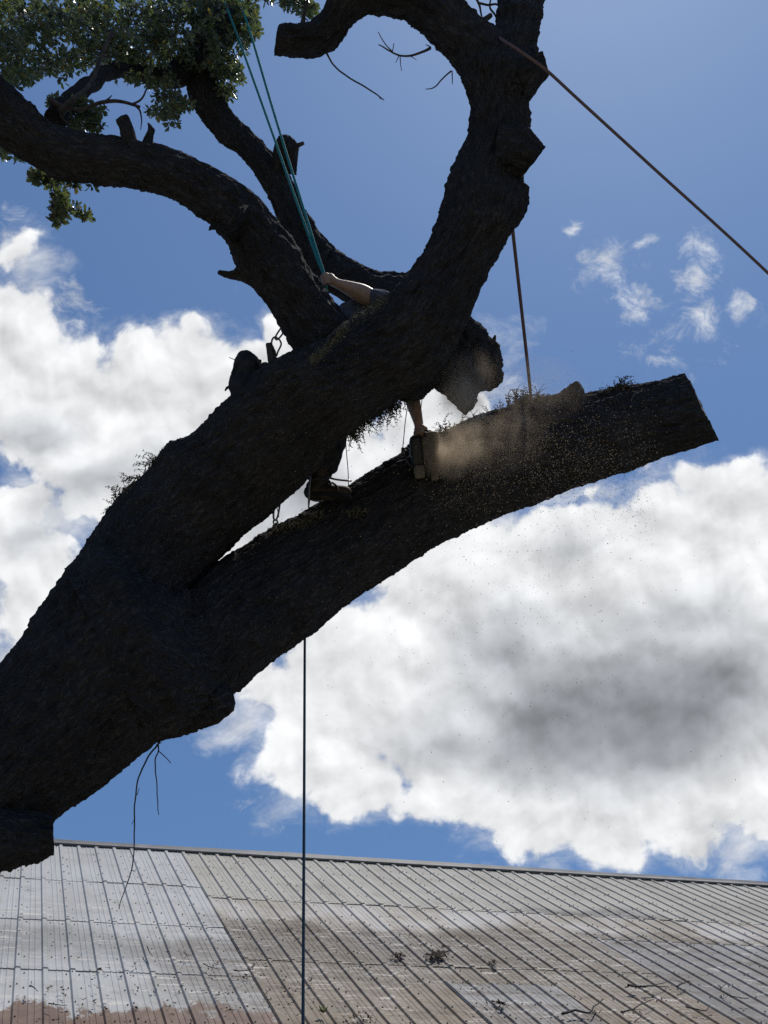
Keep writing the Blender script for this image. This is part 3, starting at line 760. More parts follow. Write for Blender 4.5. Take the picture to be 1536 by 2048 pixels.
twig([[(650, 100, 2.4, 4.82), (660, 118, 2, 4.82), (675, 138, 1.8, 4.8), (700, 157, 1.7, 4.8), (735, 178, 1.6, 4.8), (758, 193, 1.4, 4.8), (768, 200, 1, 4.8)], [(758, 193, 1, 4.8), (761, 198, .8, 4.8)]], oak)
twig([[(862, 96, 3, 4.66), (845, 104, 2.4, 4.66), (815, 112, 2, 4.66), (790, 108, 1.7, 4.66), (768, 96, 1.4, 4.66), (757, 90, 1, 4.66)], [(785, 105, 1.3, 4.66), (770, 88, 1.1, 4.66), (756, 63, .8, 4.66)],
      [(784, 105, 1.1, 4.66), (787, 88, .7, 4.66)], [(800, 111, 1.2, 4.66), (803, 142, .7, 4.66)], [(798, 110, 1.1, 4.66), (792, 125, .6, 4.66)], [(820, 111, 1, 4.66), (834, 119, .5, 4.66)], [(862, 96, 1.4, 4.66), (851, 90, .8, 4.66)]], oak)
twig([[(902, 142, 1.6, 4.6), (885, 158, 1.4, 4.6), (868, 174, 1.2, 4.6), (851, 178, .8, 4.6)], [(904, 142, 1.4, 4.58), (905, 168, .9, 4.58)]], oak)
twig([[(948, -10, 2.6, 4.9), (957, 5, 2.4, 4.9), (962, 25, 1.8, 4.9), (966, 45, 1.4, 4.9), (979, 70, 1.2, 4.8)], [(955, 5, 2.4, 4.9), (975, 9, 2.2, 4.9), (994, 9, 2, 4.9), (1000, 22, 2, 4.9)], [(982, -10, 1.5, 4.9), (980, 12, 2, 4.9), (990, 30, 2, 4.9), (998, 45, 2, 4.9)]], oak)
twig([(945, 56, 7, 4.68), (960, 45, 6, 4.75), (981, 31, 5, 4.8)], oak, 'stub', 8)
twig([[(606, 50, 6, 4.84), (608, 35, 4, 4.84), (612, 15, 3, 4.84), (618, -20, 3, 4.84)], [(612, 45, 2, 4.8), (622, 47, 2, 4.8), (632, 51, 1.6, 4.8)]], oak)
twig([(590, 293, 5, 5.66), (600, 290, 4.4, 5.66), (609, 286, 3.5, 5.66)], oak, 'stub', 8)
twig([[(330, 1462, 2, 4.6), (316, 1490, 1.9, 4.6), (296, 1515, 1.7, 4.6), (277, 1555, 1.5, 4.58), (270, 1600, 1.4, 4.56), (268, 1660, 1.3, 4.54), (267, 1700, 1.2, 4.52), (260, 1750, 1.1, 4.5), (238, 1816, .8, 4.48)],
      [(314, 1472, 1.4, 4.6), (318, 1500, 1.4, 4.6), (310, 1520, 1.3, 4.6), (313, 1560, 1.1, 4.6), (315, 1600, 1, 4.6), (319, 1629, .7, 4.6)],
      [(317, 1502, 1.1, 4.6), (330, 1513, 1, 4.6), (342, 1526, .7, 4.6)], [(312, 1490, .9, 4.6), (325, 1485, .6, 4.6)], [(270, 1635, .8, 4.55), (263, 1650, .5, 4.55)], [(264, 1740, .8, 4.5), (270, 1745, .5, 4.5)], [(273, 1590, .8, 4.56), (278, 1575, .5, 4.56)]], oak)


# ------------------------------------------------------------------ leaves
LEAF_V = np.array([(0, 0, 0), (0.30, 0.17, 0.035), (0.30, -0.17, 0.035), (0.36, 0, -0.01), (0.68, 0.21, 0.05), (0.68, -0.21, 0.05), (0.72, 0, 0.0), (1.0, 0, -0.07)], float)
LEAF_T = np.array([(0, 3, 1), (0, 2, 3), (1, 3, 4), (3, 6, 4), (2, 5, 3), (3, 5, 6), (4, 6, 7), (6, 5, 7)])


def leaves_mesh(sites, name, parent, per=(6, 11), size=(0.034, 0.056)):
    """rosettes of leaves at sites [(point, outward direction)], each with its short stalk"""
    V, T = [], []; n = 0
    for (c, out) in sites:
        k = RNG.integers(per[0], per[1] + 1)
        out = out / (np.linalg.norm(out) + 1e-9)
        a = np.cross(out, RNG.normal(size=3)); a /= np.linalg.norm(a); b = np.cross(out, a)
        ph = RNG.random() * 6.28
        for i in range(k):
            ang = ph + i * 2.4 + RNG.normal() * 0.25; lift = RNG.uniform(-0.35, 1.0)
            x = (a * math.cos(ang) + b * math.sin(ang)) + out * lift; x /= np.linalg.norm(x)
            y = np.cross(out + RNG.normal(size=3) * 0.45, x); y /= np.linalg.norm(y) + 1e-9; z = np.cross(x, y)
            L = RNG.uniform(*size); w = RNG.uniform(0.9, 1.25)
            base = c + x * 0.006 - out * (i / k) * 0.035
            V.append(base + (LEAF_V * np.array([L, L * w, L * RNG.uniform(0.5, 2.0)])) @ np.stack([x, y, z])); T.append(LEAF_T + n); n += len(LEAF_V)
    o = mesh_np(name, np.concatenate(V), [np.concatenate(T)], LEAF, None, True)
    link_child(o, parent)
    return o


# clumps: x, y, rx, ry, nearest depth, farthest depth, rosettes, droop
CLUMPS = [(40, 40, 90, 65, 4.9, 6.2, 150, 0), (150, 45, 90, 70, 4.9, 6.4, 190, 0), (260, 50, 85, 70, 5.0, 6.6, 190, 0), (350, 45, 70, 70, 5.1, 6.6, 150, 0), (440, 20, 70, 35, 5.4, 6.6, 80, 0),
          (20, 120, 60, 60, 4.8, 5.8, 80, 0), (100, 130, 80, 40, 4.9, 6.2, 80, 0), (200, 110, 70, 35, 5.2, 6.4, 85, 0), (300, 110, 70, 45, 5.3, 6.5, 110, 0), (400, 95, 60, 50, 5.5, 6.0, 70, 0),
          (30, 155, 45, 25, 4.8, 5.4, 30, 0), (280, 152, 65, 14, 5.4, 6.2, 36, .3), (325, 165, 35, 14, 5.5, 6.0, 20, .3),
          (455, 80, 45, 45, 5.6, 6.4, 50, 0), (490, 55, 30, 55, 5.6, 6.6, 46, 0), (500, 20, 25, 30, 5.6, 6.6, 24, 0), (445, 135, 40, 25, 5.7, 6.2, 30, 0), (465, 150, 28, 30, 5.7, 6.3, 32, 0), (450, 185, 26, 18, 5.7, 6.2, 24, .4), (505, 70, 12, 10, 5.9, 6.1, 6, 0),
          (150, 205, 28, 14, 4.8, 5.0, 12, 0), (180, 225, 28, 22, 4.8, 5.1, 24, 0), (160, 240, 50, 18, 4.8, 5.2, 32, 0), (190, 250, 18, 12, 4.8, 5.0, 10, 0), (110, 205, 18, 14, 4.8, 5.0, 8, .2),
          (335, 200, 30, 18, 5.2, 5.7, 20, .4), (330, 222, 32, 14, 5.2, 5.7, 20, .5), (365, 205, 20, 18, 5.3, 5.7, 12, .4), (345, 248, 16, 10, 5.3, 5.6, 5, .9), (298, 222, 8, 6, 5.3, 5.5, 3, .4),
          (8, 300, 24, 16, 4.7, 5.0, 10, .3), (38, 310, 20, 9, 4.65, 4.9, 7, .7), (0, 265, 20, 40, 4.9, 5.3, 8, 0),
          (80, 352, 22, 12, 4.62, 4.9, 14, .2), (105, 362, 22, 14, 4.62, 4.9, 14, .4), (148, 366, 12, 8, 4.62, 4.8, 5, .3), (115, 395, 13, 14, 4.65, 4.85, 12, .6), (122, 420, 20, 16, 4.65, 4.85, 20, .6), (110, 437, 14, 8, 4.65, 4.8, 7, .8), (172, 430, 10, 9, 4.7, 4.8, 5, .3), (152, 422, 10, 6, 4.7, 4.8, 4, .3), (185, 372, 8, 4, 4.6, 4.7, 2, .5),
          (600, 10, 35, 18, 4.85, 5.3, 22, .3), (575, 0, 20, 10, 4.9, 5.3, 8, .3), (620, 22, 14, 10, 4.85, 5.1, 7, .6), (552, 0, 8, 8, 5.0, 5.3, 3, .5), (540, -5, 10, 8, 5.0, 5.3, 3, .5)]
sites = []; lines = []
for (cx, cy, rx, ry, d0, d1, n_, dr) in CLUMPS:
    c0 = P3(cx, cy, (d0 + d1) / 2)
    for _ in range(int(n_ * (0.74 if n_ > 60 else 0.92))):
        while True:
            u_ = RNG.uniform(-1, 1, 3)
            if u_ @ u_ < 1: break
        p = P3(cx + u_[0] * rx, cy + u_[1] * ry, (d0 + d1) / 2 + u_[2] * (d1 - d0) / 2)
        out = (p - c0) / (np.linalg.norm(p - c0) + 1e-6) + RNG.normal(size=3) * 0.6 + np.array([0, 0, 0.35 - 2.2 * dr])
        sites.append((p, out)); lines.append((c0, p))
leaves_mesh(sites, 'foliage', oak)
tb = MB()
for (c0, p) in lines[::2]:
    q = c0 + (p - c0) * RNG.uniform(0.1, 0.5) + RNG.normal(size=3) * 0.03
    mid = (p + q) / 2 + RNG.normal(size=3) * 0.025
    tb.pipe([q, mid, p], [0.0045, 0.003, 0.0015], 4, sub=2)
tw = tb.build('twigs', TWIG); link_child(tw, oak); tag(tw, kind='stuff')
twig([[(95, 345, 3, 4.65), (108, 375, 2.5, 4.7), (116, 405, 2, 4.72), (120, 425, 1.6, 4.72)], [(120, 415, 1.6, 4.72), (145, 423, 1.4, 4.74), (170, 430, 1.1, 4.74)], [(100, 350, 2, 4.68), (75, 352, 1.4, 4.7)]], oak)
twig([[(350, 150, 3, 5.8), (352, 175, 2, 5.6), (342, 205, 1.8, 5.45), (330, 225, 1.4, 5.4)], [(362, 185, 1.8, 5.5), (352, 165, 1.8, 5.6)], [(345, 200, 1.5, 5.45), (348, 240, 1.1, 5.4)], [(342, 205, 1.4, 5.45), (300, 222, 1, 5.4)]], oak)


# ------------------------------------------------------------------ the climber
def merged(name, b, voxel, mat_, parent, smooth_it=4, disp=None):
    """fuse overlapping closed shapes into one continuous skin"""
    tmp = b.build('tmp', None)
    md = tmp.modifiers.new('r', 'REMESH'); md.mode = 'VOXEL'; md.voxel_size = voxel; md.use_smooth_shade = True
    sm = tmp.modifiers.new('s', 'SMOOTH'); sm.factor = 0.5; sm.iterations = smooth_it
    dg = bpy.context.evaluated_depsgraph_get(); dg.update()
    me = bpy.data.meshes.new_from_object(tmp.evaluated_get(dg))
    old = tmp.data; bpy.data.objects.remove(tmp); bpy.data.meshes.remove(old)
    me.name = name; me.materials.clear(); me.materials.append(mat_)
    if disp is not None:
        n = len(me.vertices); co = np.empty(n * 3, np.float32); me.vertices.foreach_get('co', co); co = co.reshape(-1, 3).astype(float)
        no = np.empty(n * 3, np.float32); me.vertices.foreach_get('normal', no); no = no.reshape(-1, 3)
        me.vertices.foreach_set('co', (co + no * disp(co)[:, None]).astype(np.float32).ravel())
    me.polygons.foreach_set('use_smooth', np.ones(len(me.polygons), bool)); me.update()
    o = bpy.data.objects.new(name, me); link(o)
    if parent is not None: link_child(o, parent)
    return o


def limbp(b, pts, radii, k=14, sub=6):
    b.pipe([P3(*p) if len(p) == 3 and abs(p[0]) > 20 else np.asarray(p) for p in pts], radii, k, sub=sub)
    for p, r in ((pts[0], radii[0]), (pts[-1], radii[-1])):
        b.ball(P3(*p) if abs(p[0]) > 20 else p, r * 0.98)


def unit(v): return np.asarray(v, float) / (np.linalg.norm(v) + 1e-12)


def grip(b, wrist, centre, axis, side, rg=0.019, flip=1):
    """palm, four fingers and thumb closed round a bar through centre along axis; the wrist is off to one side"""
    axis = unit(axis); w = unit(wrist - centre); w = unit(w - axis * (w @ axis)); q = np.cross(axis, w) * flip
    palm_c = centre + w * (rg + 0.020) + q * 0.006
    b.ball(palm_c, (0.043, 0.036, 0.021), np.stack([axis, w, q]))
    b.pipe([wrist, wrist * 0.5 + palm_c * 0.5, palm_c], [0.030, 0.031, 0.034], 12, sub=3)
    for i, (off, L) in enumerate(((0.030, 0.94), (0.010, 1.0), (-0.011, 0.95), (-0.031, 0.8))):
        th = np.linspace(-0.1, 4.3 * L, 9)
        r_ = rg + 0.0085
        pts = [centre + axis * (off + 0.002 * math.sin(i)) + (w * math.cos(t_) + q * math.sin(t_)) * (r_ + (0.010 if j == 0 else 0.005 * (j in (2, 3)))) for j, t_ in enumerate(th)]
        b.pipe(pts, np.linspace(0.0105, 0.0078, len(pts)), 10, sub=2)
        b.ball(pts[2], 0.0112); b.ball(pts[-1], 0.0078)
    th = np.linspace(0.2, -2.4, 6)
    pts = [palm_c + axis * 0.030 - q * 0.008] + [centre + axis * (0.040 - 0.014 * j) + (w * math.cos(t_) + q * math.sin(t_)) * (rg + 0.011) for j, t_ in enumerate(th[1:])]
    b.pipe(pts, [0.015, 0.0135, 0.0125, 0.011, 0.010, 0.0095], 10, sub=3); b.ball(pts[-1], 0.0095)


def build_person():
    root = empty('person', P3(640, 1000, 5.1))
    tag(root, 'person in a navy shirt behind the main limb gripping a rope and a chainsaw', 'person')
    b = MB()
    pel, che = (706, 748, 5.34), (724, 668, 5.17)
    # trunk of the body
    limbp(b, [pel, (714, 710, 5.26), che], [0.140, 0.130, 0.150], 18)
    b.ball(P3(690, 765, 5.34), 0.11); b.ball(P3(724, 768, 5.40), 0.11)
    limbp(b, [(702, 652, 5.14), (745, 650, 5.16), (795, 655, 5.22)], [0.09, 0.12, 0.085])
    limbp(b, [(768, 655, 5.2), (800, 652, 5.2)], [0.06, 0.056])
    # head: skull, jaw, nose, ears, turned to the saw
    h = P3(818, 652, 5.2); hx, hy, hz = unit(P3(840, 690, 5.1) - h), None, None
    hz = unit(np.array([0.35, -0.1, 0.9])); hz = unit(hz - hx * (hz @ hx)); hy = np.cross(hz, hx)
    b.ball(h + hz * 0.02, (0.098, 0.078, 0.105), np.stack([hx, hy, hz])); b.ball(h + hx * 0.035 - hz * 0.055, (0.062, 0.055, 0.06), np.stack([hx, hy, hz]))
    b.ball(h + hx * 0.105 - hz * 0.012, (0.018, 0.014, 0.026), np.stack([hx, hy, hz])); b.ball(h + hx * 0.088 + hz * 0.018, (0.018, 0.05, 0.012), np.stack([hx, hy, hz]))
    b.ball(h + hx * 0.090 - hz * 0.058, (0.012, 0.024, 0.010), np.stack([hx, hy, hz]))
    for sgn in (-1, 1): b.ball(h + hy * sgn * 0.080 - hz * 0.005, (0.02, 0.010, 0.032), np.stack([hx, hy, hz]))
    # arm on the rope
    rope_c = P3(651, 561, 4.95); rope_ax = unit(P3(600, 400, 5.12) - P3(653, 580, 4.94))
    wr = P3(673, 567, 4.95)
    limbp(b, [(795, 648, 5.2), (782, 622, 5.08), (766, 606, 5.0)], [0.075, 0.062, 0.054])
    limbp(b, [(768, 607, 5.0), (742, 597, 4.985), (722, 587, 4.975), (700, 577, 4.96), (682, 570, 4.95), (672, 566, 4.95)], [0.053, 0.060, 0.061, 0.046, 0.034, 0.030])
    grip(b, wr, rope_c, rope_ax, None, 0.011, -1)
    # arm with the saw
    sc_, sa_ = P3(842, 868, 5.06), unit(P3(858, 862, 5.02) - P3(828, 874, 5.1))
    limbp(b, [(800, 668, 5.25), (806, 712, 5.26), (813, 757, 5.24)], [0.078, 0.064, 0.052])
    limbp(b, [(813, 757, 5.24), (822, 790, 5.18), (829, 815, 5.13), (836, 842, 5.08), (838, 852, 5.07)], [0.050, 0.052, 0.045, 0.033, 0.030])
    grip(b, P3(838, 850, 5.07), sc_, sa_, None, 0.013, 1)
    # legs
    limbp(b, [(692, 768, 5.33), (684, 812, 5.26), (668, 855, 5.18)], [0.094, 0.084, 0.064])
    limbp(b, [(668, 855, 5.18), (655, 895, 5.13), (645, 935, 5.09), (639, 968, 5.06)], [0.062, 0.064, 0.048, 0.042])
    limbp(b, [(634, 985, 5.06), (655, 986, 5.04), (688, 984, 5.02)], [0.038, 0.036, 0.03])
    limbp(b, [(724, 768, 5.40), (690, 752, 5.5), (652, 735, 5.52)], [0.094, 0.082, 0.064])
    limbp(b, [(652, 735, 5.52), (646, 775, 5.4), (640, 815, 5.28)], [0.062, 0.06, 0.042])
    limbp(b, [(640, 815, 5.28), (648, 828, 5.22), (665, 832, 5.16)], [0.042, 0.038, 0.03])
    merged('body', b, 0.0045, SKIN, root, 3)
    # shirt with a sleeve over the elbow
    b = MB()
    limbp(b, [(706, 745, 5.33), (714, 710, 5.26), (722, 668, 5.15)], [0.155, 0.150, 0.175], 20); b.ball(P3(716, 650, 5.12), 0.165)
    limbp(b, [(700, 652, 5.13), (740, 645, 5.14), (795, 652, 5.21)], [0.105, 0.135, 0.098])
    limbp(b, [(795, 648, 5.2), (780, 622, 5.07), (764, 606, 5.0), (748, 602, 4.985)], [0.090, 0.080, 0.074, 0.073])
    limbp(b, [(800, 668, 5.25), (806, 705, 5.26), (810, 735, 5.25)], [0.092, 0.078, 0.072])
    e = unit(np.array([0.5, 0.2, -0.8]))
    merged('shirt', b, 0.008, SHIRT, root, 5,
           lambda c: fbm(np.stack([(c @ unit([0.3, 0.2, 1.0])) * 17, (c @ unit([1, 0, -.3])) * 4, c[:, 1] * 4], -1), 3) * 0.020)
    # trousers
    b = MB()
    limbp(b, [(706, 752, 5.34), (708, 735, 5.32)], [0.158, 0.150], 18)
    limbp(b, [(692, 768, 5.33), (684, 812, 5.26), (670, 855, 5.17), (662, 892, 5.12), (652, 928, 5.09)], [0.110, 0.102, 0.086, 0.092, 0.088], 18)
    limbp(b, [(724, 768, 5.40), (690, 752, 5.5), (652, 735, 5.52), (646, 775, 5.4), (641, 802, 5.31)], [0.11, 0.1, 0.085, 0.085, 0.075], 18)
    b.ball(P3(672, 921, 5.07), (0.034, 0.03, 0.026)); b.ball(P3(666, 900, 5.09), 0.05)
    merged('trousers', b, 0.008, PANTS, root, 4,
           lambda c: fbm(np.stack([c[:, 0] * 8, c[:, 1] * 8, c[:, 2] * 22], -1), 3) * 0.016)
    # boots
    def boot(ank, mid, toe, shaft_top, r):
        b = MB()
        limbp(b, [shaft_top, ank], [0.066, 0.062], 16)
        limbp(b, [ank, mid, toe], [0.060, 0.054, 0.044], 16)
        b.ball(P3(*ank) + (P3(*ank) - P3(*toe)) * 0.22 + np.array([0, 0, -0.012]), (0.055, 0.05, 0.05))
        o = merged('boot', b, 0.006, BOOT, root, 3)
        s_ = MB(); f_ = unit(P3(*toe) - P3(*ank)); up = unit(np.array([0, 0, 1.0]) - f_ * f_[2]); sd = np.cross(f_, up)
        c_ = (P3(*ank) + P3(*toe)) / 2 - up * 0.055
        ln = np.linalg.norm(P3(*toe) - P3(*ank)) / 2
        a = np.linspace(0, 2 * np.pi, 28, endpoint=False)
        out = [c_ + f_ * (math.copysign(abs(math.cos(t_)) ** 0.7, math.cos(t_)) * (ln + 0.062)) + sd * (math.copysign(abs(math.sin(t_)) ** 0.7, math.sin(t_)) * 0.048) for t_ in a]
        V = np.array(out + [p + up * 0.018 for p in out]); n_ = 28
        s_.add(np.vstack([V, V[:n_].mean(0), V[n_:].mean(0)]), [(i, (i + 1) % n_, n_ + (i + 1) % n_, n_ + i) for i in range(n_)],
               [(2 * n_, (i + 1) % n_, i) for i in range(n_)] + [(2 * n_ + 1, n_ + i, n_ + (i + 1) % n_) for i in range(n_)])
        link_child(s_.build('sole', BLACKP, None, False), o)
    boot((636, 982, 5.06), (660, 985, 5.035), (690, 985, 5.015), (641, 938, 5.08), 0.06)
    boot((640, 815, 5.28), (652, 828, 5.22), (672, 834, 5.15), (641, 785, 5.34), 0.06)
    # climbing spur on the visible boot, with its stirrup and buckled straps
    b = MB(); b.pipe([P3(622, 940, 5.02), P3(619, 975, 5.0), P3(618, 1000, 5.0), P3(617, 1016, 4.99)], [0.007, 0.008, 0.008, 0.0035], 8, sub=3)
    b.pipe([P3(619, 998, 5.0), P3(632, 1002, 4.99), P3(650, 1001, 5.0)], 0.006, 8, sub=3)
    b.pipe([P3(652, 952, 5.0), P3(664, 957, 4.99), P3(680, 960, 4.98), P3(703, 962, 4.97)], [0.009, 0.007, 0.0065, 0.006], 8, sub=3)
    o = b.build('climbing_spur', STEEL); link_child(o, root)
    b = MB()
    for (cy, rr) in ((948, 0.078), (972, 0.075)):
        c_ = P3(638, cy, 5.065); a = np.linspace(0, 2 * np.pi, 25)
        b.pipe([c_ + np.array([math.cos(t_) * rr, math.sin(t_) * rr, 0.01 * math.cos(t_)]) for t_ in a], 0.009, 6)
    b.pipe([P3(664, 965, 4.99), P3(673, 972, 4.97), P3(677, 984, 4.96)], 0.007, 6, sub=3)
    o = b.build('boot_strap', STRAP); link_child(o, root)
    # harness belt, hair and helmet
    b = MB(); c_ = P3(706, 738, 5.33); a = np.linspace(0, 2 * np.pi, 33)
    b.pipe([c_ + np.array([math.cos(t_), math.sin(t_), 0]) * 0.172 for t_ in a], 0.022, 8)
    o = b.build('harness', STRAP); link_child(o, root)
    b = MB(); b.ball(h + hz * 0.06 - hx * 0.012, (0.115, 0.096, 0.085), np.stack([hx, hy, hz])); b.ball(h + hz * 0.045 + hx * 0.03, (0.125, 0.095, 0.018), np.stack([hx, hy, hz]))
    o = merged('helmet', b, 0.006, HELM, root, 2)
    b = MB(); b.ball(h - hx * 0.05 - hz * 0.01, (0.062, 0.078, 0.07), np.stack([hx, hy, hz]))
    o = b.build('hair', HAIR); link_child(o, root)
    for sgn in (-1, 1):
        b = MB(); b.ball(h + hx * 0.083 + hy * sgn * 0.031 + hz * 0.004, (0.012, 0.015, 0.010), np.stack([hx, hy, hz])); o = b.build('eye', mat('eye_white', (0.7, 0.68, 0.65), 0.3)); link_child(o, root)
    return sc_, sa_


SAW_C, SAW_A = build_person()


def rbox(b, c, ax, h, e=0.35, nu=28, nv=15):
    """box with generously rounded edges"""
    u = np.linspace(0, 2 * np.pi, nu, endpoint=False); v = np.linspace(0, np.pi, nv + 2)[1:-1]
    sp = lambda x: np.sign(x) * np.abs(x) ** e
    uu, vv = np.meshgrid(u, v)
    L = np.stack([sp(np.cos(uu)) * sp(np.sin(vv)) * h[0], sp(np.sin(uu)) * sp(np.sin(vv)) * h[1], sp(np.cos(vv)) * h[2]], -1).reshape(-1, 3)
    L = np.vstack([L, [[0, 0, h[2]], [0, 0, -h[2]]]])
    Q = [(j * nu + i, (j + 1) * nu + i, (j + 1) * nu + (i + 1) % nu, j * nu + (i + 1) % nu) for j in range(nv - 1) for i in range(nu)]
    a_, b_ = nv * nu, nv * nu + 1
    T = [(a_, i, (i + 1) % nu) for i in range(nu)] + [(b_, (nv - 1) * nu + (i + 1) % nu, (nv - 1) * nu + i) for i in range(nu)]
    b.add(np.asarray(c, float) + L @ np.asarray(ax, float), Q, T)


def build_saw():
    root = empty('chainsaw', P3(850, 915, 5.05))
    tag(root, 'dusty chainsaw held down against the lower limb and throwing sawdust', 'chainsaw')
    X, Yv, Z = AR, AU, AF
    dn = unit(P3(856, 960, 5.03) - P3(846, 875, 5.05)); w = unit(X - dn * (X @ dn)); dd = np.cross(w, dn)
    ax = np.stack([w, dd, dn])
    b = MB(); rbox(b, P3(834, 908, 5.07), ax, (0.045, 0.085, 0.105), 0.4); rbox(b, P3(832, 888, 5.05), ax, (0.040, 0.06, 0.050), 0.5)
    link_child(b.build('engine_body', BLACKP), root)
    b = MB(); rbox(b, P3(861, 912, 5.03), ax, (0.052, 0.075, 0.125), 0.32); rbox(b, P3(864, 880, 5.02), ax, (0.042, 0.06, 0.05), 0.4)
    link_child(b.build('side_cover', SAWC), root)
    b = MB(); rbox(b, P3(839, 944, 5.0), ax, (0.036, 0.05, 0.042), 0.4); link_child(b.build('fuel_tank', SAWC), root)
    b = MB(); rbox(b, P3(868, 946, 4.985), ax, (0.026, 0.045, 0.048), 0.35); link_child(b.build('bar_cover', SAWC), root)
    b = MB(); b.box(P3(854, 938, 4.965), ax, (0.006, 0.02, 0.055)); link_child(b.build('dark_gap_strip', BLACKP, None, False), root)  # black strip added to stand for the shaded gap between the covers
    b = MB(); b.pipe([P3(822, 884, 5.09), P3(826, 875, 5.1), P3(834, 871, 5.08), P3(850, 865, 5.04), P3(862, 864, 5.01), P3(872, 872, 5.0), P3(874, 886, 5.0)], 0.012, 10, sub=5)
    link_child(b.build('top_handle', BLACKP), root)
    b = MB(); b.pipe([P3(818, 890, 5.06), P3(812, 905, 5.04), P3(816, 925, 5.03), P3(826, 935, 5.03)], 0.010, 8, sub=4); link_child(b.build('side_handle', BLACKP), root)
    # guide bar running into the cut
    b = MB(); p0, p1 = P3(868, 930, 5.05), P3(905, 975, 5.42); d_ = unit(p1 - p0); u_ = unit(Yv - d_ * (Yv @ d_)); s_ = np.cross(d_, u_)
    a = np.linspace(0, 2 * np.pi, 26, endpoint=False); L_ = np.linalg.norm(p1 - p0) / 2
    rim = [(p0 + p1) / 2 + d_ * (np.clip(math.cos(t_) * 1.15, -1, 1) * L_) + u_ * math.sin(t_) * 0.036 for t_ in a]
    V = np.array([p + s_ * 0.003 for p in rim] + [p - s_ * 0.003 for p in rim]); n_ = 26
    b.add(np.vstack([V, V[:n_].mean(0), V[n_:].mean(0)]), [(i, (i + 1) % n_, n_ + (i + 1) % n_, n_ + i) for i in range(n_)],
          [(2 * n_, (i + 1) % n_, i) for i in range(n_)] + [(2 * n_ + 1, n_ + i, n_ + (i + 1) % n_) for i in range(n_)])
    link_child(b.build('guide_bar', STEEL, None, False), root)
    b = MB(); b.pipe(np.array(rim + [rim[0]]), 0.005, 6); link_child(b.build('saw_chain', STEEL), root)
    b = MB(); b.pipe([P3(842, 853, 5.03), P3(846, 862, 5.01), P3(855, 866, 5.0), P3(863, 868, 5.0)], 0.004, 6, sub=4); link_child(b.build('wire', mat('pale_wire', (0.45, 0.43, 0.4), 0.5)), root)


build_saw()


# ------------------------------------------------------------------ ropes, cords and hardware
def rope(name, pts, r, mat_, label, cat='rope', sub=10, k=10, sag=0.0, group=None):
    W = np.array([P3(*p) for p in pts]); W = crom(W, sub)
    V, Q, T = tube_arrays(W, np.full(len(W), r), k)
    s = np.concatenate([[0], np.cumsum(np.linalg.norm(np.diff(W, axis=0), axis=1))])
    uv = np.stack([np.repeat(s[:, None] * 20, k, 1).ravel(), np.tile(np.arange(k) / k, len(W))], -1)
    uv = np.vstack([uv, [[0, 0], [0, 0]]])
    loc = V.mean(0)
    o = mesh_np(name, V - loc, [Q, T], mat_, None, True, uv); o.location = loc
    tag(o, label, cat, group)
    return o


rope('climbing_rope', [(420, -120, 6.0), (448, 0, 5.85), (456, 21, 5.8), (498, 135, 5.6), (550, 281, 5.35), (592, 400, 5.15), (630, 505, 5.0), (648, 552, 4.955), (652, 572, 4.945), (656, 606, 4.97), (662, 660, 5.02)], 0.0088, ROPE_T,
     'left of the two turquoise climbing ropes running up into the leaves')
rope('climbing_rope', [(440, -150, 5.95), (480, 0, 5.75), (506, 83, 5.62), (545, 216, 5.42), (590, 362, 5.18), (633, 500, 5.005), (650, 553, 4.945), (653, 571, 4.935)], 0.0088, ROPE_T,
     'right of the two turquoise climbing ropes, clear of the leaves at its top')
rope('pull_rope', [(965, 66, 5.0), (985, 66, 4.75), (1003, 79, 4.52), (1030, 96, 4.425), (1065, 120, 4.435), (1097, 144, 4.48), (1160, 202, 4.5), (1300, 330, 4.62), (1536, 546, 4.85), (1850, 850, 5.2), (2500, 1500, 6.0)], 0.0086, ROPE_B,
     'red brown pull rope tied round the upper fork and stretched out to the right')
rope('lowering_rope', [(1019, 400, 4.62), (1023, 437, 4.74), (1027, 475, 4.84), (1037, 565, 5.0), (1051, 690, 5.18), (1061, 785, 5.31), (1064, 815, 5.34), (1066, 850, 5.42)], 0.0112, ROPE_B,
     'red brown rope hanging from the main limb to the sawn lower limb')
_t = P3(610, 1262, 5.3); _b = P3(606, 2048, 3.97); _g = _t + (_b - _t) * ((_t[2] - 0.03) / (_t[2] - _b[2]))
_pr = lambda q: (768 + FPX * ((q - CAM) @ AR) / ((q - CAM) @ AF), 1024 - FPX * ((q - CAM) @ AU) / ((q - CAM) @ AF), (q - CAM) @ AF)
rope('hanging_rope', [(612, 1150, 5.45), (610, 1230, 5.36), (609.5, 1300, 5.25), _pr(_t * .7 + _g * .3), _pr(_t * .4 + _g * .6), _pr(_g)], 0.0085, ROPE_D,
     'dark blue rope hanging straight down from the lower limb past the metal roof', sub=14)
rope('cord', [(695, 860, 5.0), (692, 880, 5.0), (693, 905, 5.0), (696, 940, 5.0), (697, 972, 5.0)], 0.0028, CORD, 'thin cord hanging beside the boot', 'cord')
rope('cord', [(816, 806, 5.0), (811, 840, 5.0), (808, 870, 5.0), (805, 900, 5.0)], 0.0028, CORD, 'thin cord hanging left of the saw arm down to a small clip', 'cord')
rope('cord', [(846, 770, 5.1), (845, 785, 5.1), (844, 800, 5.1), (841, 822, 5.1), (838, 838, 5.1)], 0.0026, CORD, 'short dark cord hanging right of the saw arm', 'cord')


def ring(b, c, ax_u, ax_v, hu, hv, r, k=8, n=36, open_=0.0):
    a = np.linspace(0, 2 * np.pi * (1 - open_), n)
    e = 0.75
    b.pipe([c + ax_u * math.copysign(abs(math.cos(t)) ** e, math.cos(t)) * hu + ax_v * math.copysign(abs(math.sin(t)) ** e, math.sin(t)) * hv for t in a], r, k)


